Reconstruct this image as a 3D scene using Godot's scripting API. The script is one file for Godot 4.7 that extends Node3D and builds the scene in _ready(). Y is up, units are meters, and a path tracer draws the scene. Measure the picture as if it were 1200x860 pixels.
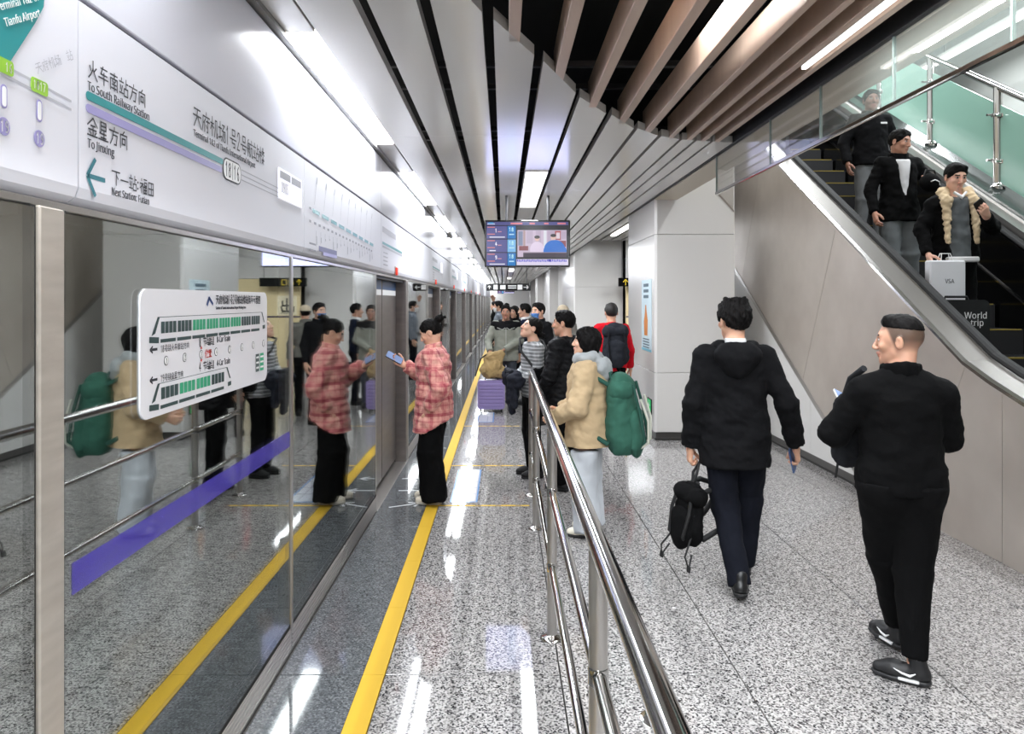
extends Node3D
# A metro platform. x right, y up, depth runs along -z; the camera stands at x 0, z 0.

const PX := -1.05            # plane of the platform screen doors
const CEIL := 3.0
var M := {}
var rng := RandomNumberGenerator.new()

func _ready():
	camera_and_light()
	materials()
	build_floor()
	build_screen_wall()
	build_ceiling()
	build_pillars()
	build_escalator()
	build_fittings()
	build_floor_marks()
	build_people()

func camera_and_light():
	var cam := Camera3D.new()
	cam.name = "camera"
	cam.projection = Camera3D.PROJECTION_FRUSTUM
	cam.near = 0.05
	cam.far = 200.0
	cam.size = 0.1 * 430.0 / 880.0
	cam.frustum_offset = Vector2(10, -78) / 880.0 * 0.05
	cam.position = Vector3(0, 1.74, 0)
	add_child(cam)
	cam.current = true
	var env := Environment.new()
	env.background_mode = Environment.BG_COLOR
	env.background_color = Color(0, 0, 0)
	env.tonemap_mode = Environment.TONE_MAPPER_LINEAR
	env.tonemap_exposure = 1.02
	env.sdfgi_enabled = true
	env.ssao_enabled = true
	env.ssil_enabled = true
	var we := WorldEnvironment.new()
	we.name = "world_environment"
	we.environment = env
	add_child(we)

func lamp(called: String, parent: Node3D, at: Vector3, size: Vector2, energy: float, tint := Color(0.965, 0.985, 1.0)):
	# the light of a fitting that faces down, just under its glowing face
	var l := AreaLight3D.new()
	l.name = called
	l.area_size = size
	l.area_normalize_energy = true
	l.light_energy = energy
	l.light_color = tint
	l.area_range = 80.0
	l.area_attenuation = 2.0
	l.shadow_enabled = true
	l.position = at
	l.rotation.x = -PI / 2
	parent.add_child(l, true)

# ---------------------------------------------------------------- helpers

class Geo:
	var v := PackedVector3Array()
	var n := PackedVector3Array()
	var c := PackedColorArray()
	var uv := PackedVector2Array()
	var ix := PackedInt32Array()
	var col := Color.WHITE

	func vert(p: Vector3, nn: Vector3, t := Vector2.ZERO) -> int:
		v.append(p)
		n.append(nn)
		c.append(col)
		uv.append(t)
		return v.size() - 1

	func face(pts: Array, out: Vector3):
		# a flat convex polygon that looks towards «out»
		var nn: Vector3 = (pts[1] - pts[0]).cross(pts[2] - pts[0]).normalized()
		var flip := nn.dot(out) < 0
		if flip:
			nn = -nn
		var i0 := v.size()
		var cs := [Vector2(0, 1), Vector2(1, 1), Vector2(1, 0), Vector2(0, 0)]
		for k in pts.size():
			vert(pts[k], nn, cs[k % 4])
		for k in range(1, pts.size() - 1):
			ix.append(i0)
			ix.append(i0 + (k if flip else k + 1))
			ix.append(i0 + (k + 1 if flip else k))

	func box(ctr: Vector3, size: Vector3, ch := 0.0, b := Basis()):
		var h := size / 2
		ch = minf(ch, minf(h.x, minf(h.y, h.z)) * 0.9)
		for a in 3:
			for s in [-1.0, 1.0]:
				var e := (a + 1) % 3
				var f := (a + 2) % 3
				var q := []
				for st in [[-1, -1], [1, -1], [1, 1], [-1, 1]]:
					var p := Vector3()
					p[a] = s * h[a]
					p[e] = st[0] * (h[e] - ch)
					p[f] = st[1] * (h[f] - ch)
					q.append(ctr + b * p)
				var o := Vector3()
				o[a] = s
				face(q, b * o)
		if ch <= 0:
			return
		for a in 3:
			var e := (a + 1) % 3
			var f := (a + 2) % 3
			for s in [-1.0, 1.0]:
				for t in [-1.0, 1.0]:
					var q := []
					for st in [[-1, 0], [1, 0], [1, 1], [-1, 1]]:
						var p := Vector3()
						p[a] = st[0] * (h[a] - ch)
						p[e] = s * (h[e] - (ch if st[1] == 1 else 0.0))
						p[f] = t * (h[f] - (0.0 if st[1] == 1 else ch))
						q.append(ctr + b * p)
					var o := Vector3()
					o[e] = s
					o[f] = t
					face(q, b * o)
		for sx in [-1.0, 1.0]:
			for sy in [-1.0, 1.0]:
				for sz in [-1.0, 1.0]:
					var k := Vector3(sx, sy, sz)
					face([ctr + b * (k * Vector3(h.x, h.y - ch, h.z - ch)), ctr + b * (k * Vector3(h.x - ch, h.y, h.z - ch)), ctr + b * (k * Vector3(h.x - ch, h.y - ch, h.z))], b * k)

	func span(a: Vector3, b: Vector3, ch := 0.0):
		box((a + b) / 2, (b - a).abs(), ch)

	func loft(rows: Array, capped := true, flip := false, smooth := true):
		# rows of points, each row closed on itself
		var m: int = rows[0].size()
		var i0 := v.size()
		for r in rows:
			for p in r:
				vert(p, Vector3.ZERO)
		for j in rows.size() - 1:
			for i in m:
				var a := i0 + j * m + i
				var b := i0 + j * m + (i + 1) % m
				_t(a, b, b + m, flip)
				_t(a, b + m, a + m, flip)
		for k in range(i0, v.size()):
			n[k] = n[k].normalized()
		if capped:
			for e in [0, rows.size() - 1]:
				var mid := Vector3()
				for p in rows[e]:
					mid += p
				mid /= m
				var away: Vector3 = rows[e][0] - rows[1 if e == 0 else e - 1][0]
				for i in m:
					face([mid, rows[e][i], rows[e][(i + 1) % m]], away)

	func _t(a: int, b: int, c2: int, flip: bool):
		var nn := (v[b] - v[a]).cross(v[c2] - v[a])
		if flip:
			nn = -nn
		n[a] += nn
		n[b] += nn
		n[c2] += nn
		ix.append(a)
		ix.append(b if flip else c2)
		ix.append(c2 if flip else b)

	func tube(pts: Array, r, seg := 12, capped := true):
		var rows := []
		var side := Vector3()
		for k in pts.size():
			var d: Vector3 = (pts[mini(k + 1, pts.size() - 1)] - pts[maxi(k - 1, 0)]).normalized()
			if k == 0:
				side = d.cross(Vector3.UP if absf(d.y) < 0.9 else Vector3.RIGHT).normalized()
			else:
				side = (side - d * side.dot(d)).normalized()
			var up := d.cross(side)
			var rr: float = r[k] if r is Array else r
			var row := []
			for i in seg:
				var a := TAU * i / seg
				row.append(pts[k] + (side * cos(a) + up * sin(a)) * rr)
			rows.append(row)
		loft(rows, capped, false)

	func lathe(base: Vector3, prof: Array, seg := 20, axis := Basis()):
		# profile of (radius, height)
		var rows := []
		for p in prof:
			var row := []
			for i in seg:
				var a := -TAU * i / seg
				row.append(base + axis * Vector3(cos(a) * maxf(p[0], 0.0005), p[1], sin(a) * maxf(p[0], 0.0005)))
			rows.append(row)
		loft(rows, true, false)

	func extrude(poly: PackedVector2Array, o: Vector3, u: Vector3, w: Vector3, deep: Vector3):
		# a flat outline in the plane of u and w, given the thickness «deep»
		var t := Geometry2D.triangulate_polygon(poly)
		for s in 2:
			var off := deep * s
			for k in range(0, t.size(), 3):
				var q := []
				for j in 3:
					var p := poly[t[k + j]]
					q.append(o + u * p.x + w * p.y + off)
				face(q, deep if s == 1 else -deep)
		var ccw := 0.0
		for k in poly.size():
			ccw += poly[k].cross(poly[(k + 1) % poly.size()])
		for k in poly.size():
			var a := poly[k]
			var b := poly[(k + 1) % poly.size()]
			var d := Vector2(b.y - a.y, a.x - b.x) * signf(ccw)
			var pa := o + u * a.x + w * a.y
			var pb := o + u * b.x + w * b.y
			face([pa, pb, pb + deep, pa + deep], u * d.x + w * d.y)

	func ball(ctr: Vector3, r: Vector3, seg := 16, rings := 10, b := Basis()):
		var i0 := v.size()
		for j in rings + 1:
			var t := PI * j / rings
			for i in seg:
				var a := TAU * i / seg
				var d := Vector3(sin(t) * cos(a), cos(t), sin(t) * sin(a))
				vert(ctr + b * (d * r), (b * (d / r)).normalized())
		for j in rings:
			for i in seg:
				var a := i0 + j * seg + i
				var b2 := i0 + j * seg + (i + 1) % seg
				ix.append_array([a, a + seg, b2, b2, a + seg, b2 + seg])

	func add(g: Geo, x := Transform3D()):
		var i0 := v.size()
		for k in g.v.size():
			v.append(x * g.v[k])
			n.append((x.basis * g.n[k]).normalized())
			c.append(g.c[k])
			uv.append(g.uv[k])
		for k in g.ix:
			ix.append(k + i0)

	func mesh() -> ArrayMesh:
		var a := []
		a.resize(Mesh.ARRAY_MAX)
		a[Mesh.ARRAY_VERTEX] = v
		a[Mesh.ARRAY_NORMAL] = n
		a[Mesh.ARRAY_COLOR] = c
		a[Mesh.ARRAY_TEX_UV] = uv
		a[Mesh.ARRAY_INDEX] = ix
		var m := ArrayMesh.new()
		m.add_surface_from_arrays(Mesh.PRIMITIVE_TRIANGLES, a)
		return m

func obj(called: String, shape, mat: Material, parent: Node = self, at := Vector3.ZERO) -> MeshInstance3D:
	var o := MeshInstance3D.new()
	o.name = called
	o.mesh = shape.mesh() if shape is Geo else shape
	o.material_override = mat
	o.position = at
	parent.add_child(o, true)
	return o

func tag(o: Node3D, label: String, category := "", group := "", kind := "") -> Node3D:
	if label:
		o.set_meta("label", label)
	if category:
		o.set_meta("category", category)
	if group:
		o.set_meta("group", group)
	if kind:
		o.set_meta("kind", kind)
	return o

func base(called: String, at := Vector3.ZERO, turn := 0.0) -> Node3D:
	var o := Node3D.new()
	o.name = called
	o.position = at
	o.rotation.y = turn
	add_child(o, true)
	return o

func thing(called: String, label: String, category: String, at := Vector3.ZERO, turn := 0.0, group := "") -> Node3D:
	return tag(base(called, at, turn), label, category, group)

func structure(called: String, label := "", category := "") -> Node3D:
	return tag(base(called), label, category, "", "structure")

func bx(a: Vector3, b: Vector3, ch := 0.0) -> Geo:
	var g := Geo.new()
	g.span(a, b, ch)
	return g

func rrect(w: float, h: float, r: float, seg := 6) -> PackedVector2Array:
	var p := PackedVector2Array()
	for k in 4:
		var cx := (w / 2 - r) * (1 if k in [0, 3] else -1)
		var cy := (h / 2 - r) * (1 if k < 2 else -1)
		for i in seg + 1:
			var a := PI / 2 * (k + float(i) / seg)
			p.append(Vector2(cx + cos(a) * r, cy + sin(a) * r))
	return p

# lettering --------------------------------------------------------------
# Strokes on a 10 by 10 grid, rows counted from the top: each word is one stroke, two figures per point.
const STROKES := {
	"火": "2335 8365 50543719 547799", "车": "2181 402484 0696 5359", "南": "1181 5053 19138389 3445 6455 3676 2878 5659", "站": "2021 0242 1416 3427 0848 7074 7292 5595995955",
	"方": "5051 0292 44847959 423619", "向": "5032 19128289 3464673734", "天": "1181 0494 514519 5499", "府": "5051 1292 121609 4325 3539 5494 737969 5667", "机": "0343 2029 2306 2445 616559 6181899997",
	"场": "0343 2028 0847 518154949989 7449 8569", "号": "3070733330 0595 3537777959", "航": "2011 19124249 0545 2334 2637 7071 5292 646759 6484899998", "楼": "0343 2029 2306 2445 7074 5292 6061 7254 7294 756789 8659 5797",
	"金": "5004 5094 3474 1686 5459 2738 8778 0999", "星": "2070742420 2272 2516 2676 2878 0999 5459", "下": "0191 5159 5375", "一": "0595", "福": "2021 034306 2529 3445 5090 6292946462 5595995955 5797 7579",
	"田": "1181891911 1585 5159", "节": "0191 3032 6062 14848767 4449", "编": "2003230646 0848 7071 52929454 525649 5696 5659 6669 8689 9699 5878", "组": "2003230646 0848 69618189 6383 6686 5999", "线": "2003230646 0848 5392 5695 607699 9559 8081",
	"候": "2004 1319 4147 518184 5494 6344 4797 747549 7699", "示": "2171 0494 5459 3517 7688", "意": "5051 1181 3233 7263 0393 2474772724 2575 1819 2979 7888", "图": "0191990901 4125 4225 4272 7246 4476 4667",
	"位": "2004 1319 6061 4292 5447 8374 4999", "置": "1181831311 4143 6163 0494 5359 2676 2878 0999", "出": "5059 12158582 06098996", "口": "1181891911", "寬": "5051 011191 0292 3233 6263 2474772724 2575 2676 3729 6769899998",
	"0": "306072776939272230", "1": "224049", "2": "12306072641979", "3": "113050726444 4476693918", "4": "501686 5059", "5": "7020245476693918", "6": "60322527496977654426", "7": "107039", "8": "406172634423122140 4465776929172544", "9": "29597772503012245574",
}

func stroke_text(g: Geo, text: String, o: Vector3, u: Vector3, w: Vector3, size: float, thick := 0.09, narrow := 1.0):
	# writes from the top left corner o along u, w pointing up; returns nothing, every stroke is a flat bar half a millimetre proud
	var nn := u.cross(w).normalized()
	var x := 0.0
	for ch in text:
		var digit := ch in "0123456789"
		var wide := 0.55 if digit else 1.0
		if STROKES.has(ch):
			for s in STROKES[ch].split(" "):
				for k in range(0, s.length() - 3, 2):
					var a := Vector2((int(s[k]) + 0.5) * 0.1 * wide * narrow, -(int(s[k + 1]) + 0.5) * 0.1) * size
					var b := Vector2((int(s[k + 2]) + 0.5) * 0.1 * wide * narrow, -(int(s[k + 3]) + 0.5) * 0.1) * size
					var d := (b - a).normalized() if a != b else Vector2.RIGHT
					var p := Vector2(-d.y, d.x) * thick * size / 2
					d *= thick * size / 2
					var q := []
					for e in [a - d - p, b + d - p, b + d + p, a - d + p]:
						q.append(o + u * (x + e.x) + w * e.y + nn * 0.0006)
					g.face(q, nn)
		x += size * (wide * 1.05 if ch != " " else 0.5) * narrow

func text_mesh(called: String, text: String, h: float, mat: Material, parent: Node, at: Vector3, b: Basis, narrow := 1.0, bold := false) -> MeshInstance3D:
	# at is the left end of the middle line
	var t := TextMesh.new()
	var f := SystemFont.new()
	f.font_names = PackedStringArray(["Droid Sans"])
	if bold:
		f.font_weight = 700
	t.font = f
	t.text = text
	t.font_size = 32
	t.pixel_size = h / 32.0
	t.depth = 0.0008
	t.curve_step = 2.0
	t.horizontal_alignment = HORIZONTAL_ALIGNMENT_LEFT
	var o := obj(called, t, mat, parent)
	o.transform = Transform3D(Basis(b.x * narrow, b.y, b.z), at)
	return o

# materials --------------------------------------------------------------
func mat(c: Color, rough := 0.5, metal := 0.0) -> StandardMaterial3D:
	var m := StandardMaterial3D.new()
	m.albedo_color = c
	m.roughness = rough
	m.metallic = metal
	return m

func rgb(r: int, g: int, b: int) -> Color:
	return Color8(r, g, b)

func glow(c: Color, e: float) -> StandardMaterial3D:
	var m := mat(c, 0.6)
	m.emission_enabled = true
	m.emission = c
	m.emission_energy_multiplier = e
	return m

func tri(m: StandardMaterial3D, tex: Texture2D, scale: float, world := true) -> StandardMaterial3D:
	m.albedo_texture = tex
	m.uv1_triplanar = true
	m.uv1_world_triplanar = world
	m.uv1_scale = Vector3.ONE * scale
	return m

func granite(sz: int, colours: Array, shares: Array, seed_: int) -> ImageTexture:
	# interlocking crystals: every pixel takes the colour of one of the nearby grains
	var r := RandomNumberGenerator.new()
	r.seed = seed_
	var cell := 4
	var nc := sz / cell
	var tone := PackedInt32Array()
	var jx := PackedFloat32Array()
	var jy := PackedFloat32Array()
	for k in nc * nc:
		var x := r.randf()
		var t := 0
		while t < shares.size() - 1 and x > shares[t]:
			x -= shares[t]
			t += 1
		tone.append(t)
		jx.append(r.randf())
		jy.append(r.randf())
	var bytes := PackedByteArray()
	bytes.resize(sz * sz * 3)
	for y in sz:
		for x in sz:
			var cx := x / cell
			var cy := y / cell
			var best := 99.0
			var pick := 0
			for dy in [-1, 0, 1]:
				for dx in [-1, 0, 1]:
					var gx: int = posmod(cx + dx, nc)
					var gy: int = posmod(cy + dy, nc)
					var k := gy * nc + gx
					var ex: float = (cx + dx + jx[k]) * cell - x
					var ey: float = (cy + dy + jy[k]) * cell - y
					var d := ex * ex + ey * ey
					if d < best:
						best = d
						pick = k
			var c: Color = colours[tone[pick]]
			var j := (y * sz + x) * 3
			var f := 0.94 + 0.12 * jx[pick]
			bytes[j] = clampi(int(c.r8 * f), 0, 255)
			bytes[j + 1] = clampi(int(c.g8 * f), 0, 255)
			bytes[j + 2] = clampi(int(c.b8 * f), 0, 255)
	return ImageTexture.create_from_image(Image.create_from_data(sz, sz, false, Image.FORMAT_RGB8, bytes))

func noise_tex(freq: float, lo: Color, hi: Color, seed_: int, sz := 256, stretch := 1.0) -> ImageTexture:
	var f := FastNoiseLite.new()
	f.seed = seed_
	f.frequency = freq
	var im := Image.create(sz, sz, false, Image.FORMAT_RGB8)
	for y in sz:
		for x in sz:
			# folded so that the edges meet
			var a := absf(x - sz / 2.0)
			var b := absf(y - sz / 2.0) * stretch
			im.set_pixel(x, y, lo.lerp(hi, clampf(f.get_noise_2d(a, b) * 0.9 + 0.5, 0, 1)))
	return ImageTexture.create_from_image(im)

func plaid() -> ImageTexture:
	var im := Image.create(128, 128, false, Image.FORMAT_RGB8)
	var f := FastNoiseLite.new()
	f.seed = 5
	f.frequency = 0.03
	for y in 128:
		for x in 128:
			var k := 0.1
			for t in [x, y]:
				if t % 64 < 14:
					k += 0.5
				elif t % 64 > 30 and t % 64 < 38:
					k += 0.2
				if (t + 6) % 64 < 3:
					k += 0.2
			k += 0.35 * f.get_noise_2d(x, y)
			if (x + y) % 3 == 0:
				k *= 0.86
			var c := Color8(236, 182, 164).lerp(Color8(150, 34, 56), clampf(k, 0, 1))
			im.set_pixel(x, y, c)
	return ImageTexture.create_from_image(im)

func cloth(c: Color, rough := 0.85, rim := 0.3) -> StandardMaterial3D:
	var m := mat(c, rough)
	m.metallic_specular = 0.22
	m.uv1_triplanar = true
	m.uv1_scale = Vector3.ONE * 3.0
	m.heightmap_enabled = true
	m.heightmap_texture = M.weave
	m.heightmap_scale = 0.06
	if c.get_luminance() < 0.3:
		rim *= 0.15
	m.rim_enabled = rim > 0
	m.rim = rim
	m.rim_tint = 0.6
	return m

func materials():
	M.granite = tri(mat(Color.WHITE, 0.04), granite(512, [rgb(174, 171, 169), rgb(142, 139, 138), rgb(92, 90, 90), rgb(48, 47, 49)], [0.4, 0.3, 0.18, 0.12], 3), 1 / 0.9)
	M.granite.metallic_specular = 0.4
	M.granite_dark = tri(mat(Color.WHITE, 0.06), granite(320, [rgb(104, 107, 110), rgb(86, 89, 92), rgb(68, 70, 73), rgb(124, 127, 130)], [0.35, 0.35, 0.2, 0.1], 4), 1 / 0.56)
	M.grout = mat(rgb(70, 68, 66), 0.9)
	M.yellow = mat(rgb(208, 168, 52), 0.55)
	M.yellow.metallic_specular = 0.25
	M.steel = tri(mat(Color.WHITE, 0.34, 0.4), noise_tex(0.02, rgb(180, 172, 162), rgb(196, 188, 178), 8, 256, 6.0), 0.7)
	M.clad = tri(mat(Color.WHITE, 0.36, 0.5), noise_tex(0.012, rgb(190, 180, 170), rgb(206, 197, 187), 9), 0.35)
	M.polish = mat(rgb(200, 198, 196), 0.1, 1.0)
	M.deck = mat(rgb(118, 115, 111), 0.38, 0.75)
	M.farwall = mat(rgb(150, 152, 148), 0.5)
	M.greytrim = mat(rgb(124, 122, 120), 0.45, 0.2)
	M.satin = mat(rgb(186, 182, 178), 0.28, 0.9)
	M.door = tri(mat(Color.WHITE, 0.35, 0.55), noise_tex(0.02, rgb(112, 106, 104), rgb(124, 117, 114), 12, 128, 8.0), 0.8)
	M.black = mat(rgb(16, 16, 17), 0.6)
	M.blackgloss = mat(rgb(12, 12, 13), 0.12)
	M.void = mat(rgb(10, 10, 11), 0.9)
	M.rod = mat(rgb(60, 60, 62), 0.5, 0.5)
	M.fascia = mat(rgb(222, 222, 232), 0.15, 0.08)
	M.signface = mat(rgb(220, 220, 228), 0.5)
	M.signface.metallic_specular = 0.3
	M.ceil = mat(rgb(206, 204, 200), 0.16)
	M.wall = mat(rgb(216, 213, 210), 0.2)
	M.wallwhite = mat(rgb(226, 224, 221), 0.3)
	M.beige = mat(rgb(198, 188, 170), 0.5)
	M.cream = mat(rgb(226, 206, 160), 0.5)
	M.wood = tri(mat(Color.WHITE, 0.42), noise_tex(0.03, rgb(172, 148, 132), rgb(188, 165, 148), 14, 128, 0.15), 1.3)
	M.lens = glow(Color(1, 0.99, 0.98), 3.0)
	M.rubber = mat(rgb(24, 24, 25), 0.75)
	M.weave = noise_tex(0.3, Color.BLACK, Color.WHITE, 21, 128)
	M.ink = mat(rgb(48, 48, 56), 0.6)
	M.paleink = mat(rgb(176, 176, 184), 0.6)
	M.teal = mat(rgb(32, 136, 140), 0.35)
	M.arrowteal = mat(rgb(34, 110, 124), 0.35)
	M.violet = mat(rgb(152, 146, 196), 0.35)
	M.lime = mat(rgb(140, 190, 50), 0.4)
	M.white = mat(rgb(236, 236, 236), 0.4)
	M.red = mat(rgb(200, 50, 40), 0.4)
	var white := Image.create(4, 4, false, Image.FORMAT_RGB8)
	white.fill(Color.WHITE)
	# half mirrored, tinted glass before the dark tunnel
	var g := mat(Color(0.88, 0.9, 0.89, 0.46), 0.015, 1.0)
	g.transparency = BaseMaterial3D.TRANSPARENCY_ALPHA
	g.albedo_texture = ImageTexture.create_from_image(white)
	M.glass = g
	g = mat(Color(0.9, 0.96, 0.93, 0.04), 0.02)
	g.transparency = BaseMaterial3D.TRANSPARENCY_ALPHA
	M.clear = g
	g = mat(Color(0.56, 0.72, 0.66, 0.86), 0.3)
	g.transparency = BaseMaterial3D.TRANSPARENCY_ALPHA
	M.frost = g
	g = mat(Color(0.36, 0.3, 0.82, 0.36), 0.3)
	g.transparency = BaseMaterial3D.TRANSPARENCY_ALPHA
	M.film = g

# ---------------------------------------------------------------- setting
func P(x: float, y: float, d: float) -> Vector3:
	return Vector3(x, y, -d)

func build_floor():
	var f := structure("floor", "speckled polished granite station floor with a dark strip along the screen doors", "floor")
	obj("bedding", bx(P(-1.3, -0.3, 70), P(7.6, -0.022, -8), 0), M.grout, f)
	var xs := [-0.552, 0.264, 1.095, 2.03, 2.92, 3.81, 4.7, 5.6, 6.5, 7.5]
	var g := 0.0032
	var rows := 21
	var d0 := 3.49 - 0.763 * 5
	for r in rows:
		var a := d0 + 0.763 * r
		var b := a + 0.763
		for k in xs.size() - 1:
			if k > 4 and (r < 13 or k > 6):
				continue
			obj("floor_tile", bx(P(xs[k] + g, -0.02, a + g), P(xs[k + 1] - g, 0, b - g), 0.0015), M.granite, f)
		obj("dark_floor_tile", bx(P(-1.04, -0.02, a + g), P(-0.654 - g * 0.3, 0, b - g), 0.0015), M.granite_dark, f)
		obj("yellow_strip", bx(P(-0.654 + g * 0.3, -0.02, a + g * 0.3), P(-0.552 - g * 0.3, 0.0006, b - g * 0.3), 0), M.yellow, f)
	var far := d0 + 0.763 * rows
	obj("far_paving", bx(P(-0.552, -0.02, far), P(7.5, 0, 70)), M.granite, f)
	obj("far_dark_paving", bx(P(-1.04, -0.02, far), P(-0.654, 0, 70)), M.granite_dark, f)
	obj("far_yellow_strip", bx(P(-0.654, -0.02, far), P(-0.552, 0.0006, 70)), M.yellow, f)
	obj("side_paving", bx(P(3.81, -0.02, -8), P(7.5, 0, d0 + 0.763 * 13)), M.granite, f)
	obj("rear_paving", bx(P(-1.04, -0.02, -8), P(3.81, 0, d0)), M.granite, f)

const WB := Basis(Vector3(0, 0, -1), Vector3(0, 1, 0), Vector3(1, 0, 0))   # lettering on the left wall
func W(d: float, y: float, out := 0.0) -> Vector3:
	return Vector3(PX + 0.002 + out, y, -d)

func bar(g: Geo, d0: float, y0: float, d1: float, y1: float, t: float, out := 0.0008):
	# a printed bar on the left wall from (depth, height) to (depth, height)
	var a := Vector2(d0, y0)
	var b := Vector2(d1, y1)
	var s := (b - a).normalized()
	s = Vector2(-s.y, s.x) * t / 2
	var q := []
	for p in [a - s, b - s, b + s, a + s]:
		q.append(W(p.x, p.y, out))
	g.face(q, Vector3.RIGHT)

func pad(g: Geo, d: float, y: float, w: float, h: float, r: float, out := 0.0008):
	g.extrude(rrect(w, h, r), W(d, y, out - 0.0007), Vector3(0, 0, -1), Vector3(0, 1, 0), Vector3(0.0007, 0, 0))

func build_screen_wall():
	var w := structure("wall_left", "wall of platform screen doors with glass panes and a white sign fascia", "wall")
	# fascia panels, rounded under; the seams are those of the photograph
	var seams := [-6.0, -4.4, -2.3, -0.25, 1.855, 3.954, 6.45, 8.6]
	while seams[-1] < 68:
		seams.append(seams[-1] + 2.12)
	var prof := PackedVector2Array([Vector2(0, 2.482), Vector2(0, 2.02), Vector2(-0.008, 1.995), Vector2(-0.03, 1.98), Vector2(-0.1, 1.976), Vector2(-0.1, 2.482)])
	var panels := []
	for k in seams.size() - 1:
		var g := Geo.new()
		var a: float = seams[k] + 0.0025
		var b: float = seams[k + 1] - 0.0025
		g.extrude(prof, P(PX, 0, a), Vector3.RIGHT, Vector3.UP, Vector3(0, 0, a - b))
		panels.append(obj("fascia_panel", g, M.signface, w))
		obj("upper_fascia_panel", bx(P(PX - 0.02, 2.496, a), P(PX, 2.965, b), 0.003), M.fascia, w)
	var L := 70.0
	obj("fascia_backing", bx(P(PX - 0.35, 1.98, -8), P(PX - 0.102, 3.3, L)), M.void, w)
	obj("shadow_gap", bx(P(PX - 0.1, 2.483, -8), P(PX - 0.03, 2.495, L)), M.black, w)
	obj("head_rail", bx(P(PX - 0.1, 1.955, -8), P(PX - 0.012, 1.975, L), 0.003), M.satin, w)
	obj("head_groove", bx(P(PX - 0.1, 1.93, -8), P(PX - 0.03, 1.955, L)), M.black, w)
	# dark tunnel behind the glass
	obj("tunnel_wall", bx(P(-5.2, -1.5, -8), P(-5.0, 5, L)), mat(rgb(52, 50, 50), 0.8), w)
	obj("track_bed", bx(P(-5.0, -1.5, -8), P(-1.3, -1.2, L)), mat(rgb(44, 42, 40), 0.9), w)
	obj("tunnel_roof", bx(P(-5.0, 4.4, -8), P(-1.3, 4.6, L)), M.void, w)
	obj("platform_edge", bx(P(-1.3, -1.2, -8), P(-1.04, -0.003, L)), M.grout, w)
	# panes, seams, posts
	var doors := [6.2]
	while doors[-1] < 62:
		doors.append(doors[-1] + 4.24)
	var cuts := [[-6.0, -2.2], [-2.2, 1.69], [1.79, 3.717], [3.717, 6.2]]
	for k in doors.size() - 1:
		cuts.append([doors[k] + 2.05, doors[k + 1]])
	for c in cuts:
		obj("glass_pane", bx(P(PX - 0.012, 0.14, c[0] + 0.006), P(PX - 0.002, 1.95, c[1] - 0.006)), M.glass, w)
		obj("kick_plate", bx(P(PX - 0.05, 0, c[0]), P(PX + 0.002, 0.125, c[1]), 0.004), M.satin, w)
		var rib := Geo.new()
		for k in 5:
			rib.span(P(PX, 0.018 + 0.021 * k, c[0] + 0.01), P(PX + 0.005, 0.026 + 0.021 * k, c[1] - 0.01), 0.002)
		obj("kick_plate_ribs", rib, M.satin, w)
		obj("pane_gasket", bx(P(PX - 0.03, 0.125, c[0]), P(PX - 0.0, 0.142, c[1])), M.rubber, w)
		if c[0] > 6 and c[0] < 40:
			obj("pane_edge_trim", bx(P(PX - 0.03, 0.0, c[0] - 0.012), P(PX + 0.004, 1.955, c[0] + 0.012), 0.003), M.satin, w)
	obj("steel_post", bx(P(PX - 0.1, 0, 1.692), P(PX + 0.006, 1.955, 1.788), 0.004), M.steel, w)
	obj("post_gasket", bx(P(PX - 0.1, 0, 1.672), P(PX - 0.003, 1.955, 1.69)), M.rubber, w)
	obj("post_gasket", bx(P(PX - 0.1, 0, 1.79), P(PX - 0.003, 1.955, 1.806)), M.rubber, w)
	obj("seam_post", bx(P(PX - 0.06, 0.1, 3.70), P(PX + 0.004, 1.955, 3.738), 0.004), M.satin, w)
	# the recessed sliding doors
	for k in doors.size() - 1:
		var d: float = doors[k]
		var e := d + 2.05
		var t := structure("door_%d" % (k + 1), "", "")
		var near := k < 7
		obj("jamb", bx(P(PX - 0.16, 0, d - 0.02), P(PX, 1.955, d + 0.012), 0.003), M.satin, t)
		obj("jamb", bx(P(PX - 0.16, 0, e - 0.16), P(PX, 1.955, e), 0.003), M.door, t)
		for s in 2:
			var a := d + 0.03 + s * 0.94
			var leaf := obj("door_leaf", bx(P(PX - 0.16, 0.03, a), P(PX - 0.11, 1.95, a + 0.92), 0.004), M.door, t)
			if near:
				obj("blue_sign_strip", bx(P(PX - 0.11, 1.845, a + 0.03), P(PX - 0.1085, 1.93, a + 0.89)), mat(rgb(36, 74, 118), 0.4), leaf)
				obj("white_sign_strip", bx(P(PX - 0.11, 1.79, a + 0.03), P(PX - 0.1085, 1.842, a + 0.89)), M.white, leaf)
		obj("threshold", bx(P(PX - 0.2, -0.01, d), P(-1.04, 0.004, e), 0.002), M.satin, t)
		if near:
			var h := Geo.new()
			h.extrude(rrect(0.06, 0.24, 0.03), P(PX - 0.11, 1.03, d + 0.2), Vector3(0, 0, -1), Vector3.UP, Vector3(0.012, 0, 0))
			obj("handle", h, M.white, t)
			if k == 0:
				h = Geo.new()
				h.span(P(PX - 0.03, 1.14, d + 0.016), P(PX - 0.004, 1.6, d + 0.03), 0.004)
				obj("yellow_edge_strip", h, M.yellow, t)
	fascia_print(panels)
	# the sign that is stuck on the pane
	pane_sign()
	var fm := Geo.new()
	fm.span(P(PX - 0.0015, 1.022, 1.83), P(PX, 1.098, 3.69))
	tag(obj("safety_film", fm, M.film), "translucent violet safety strip stuck across the near glass pane", "film strip")
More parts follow.
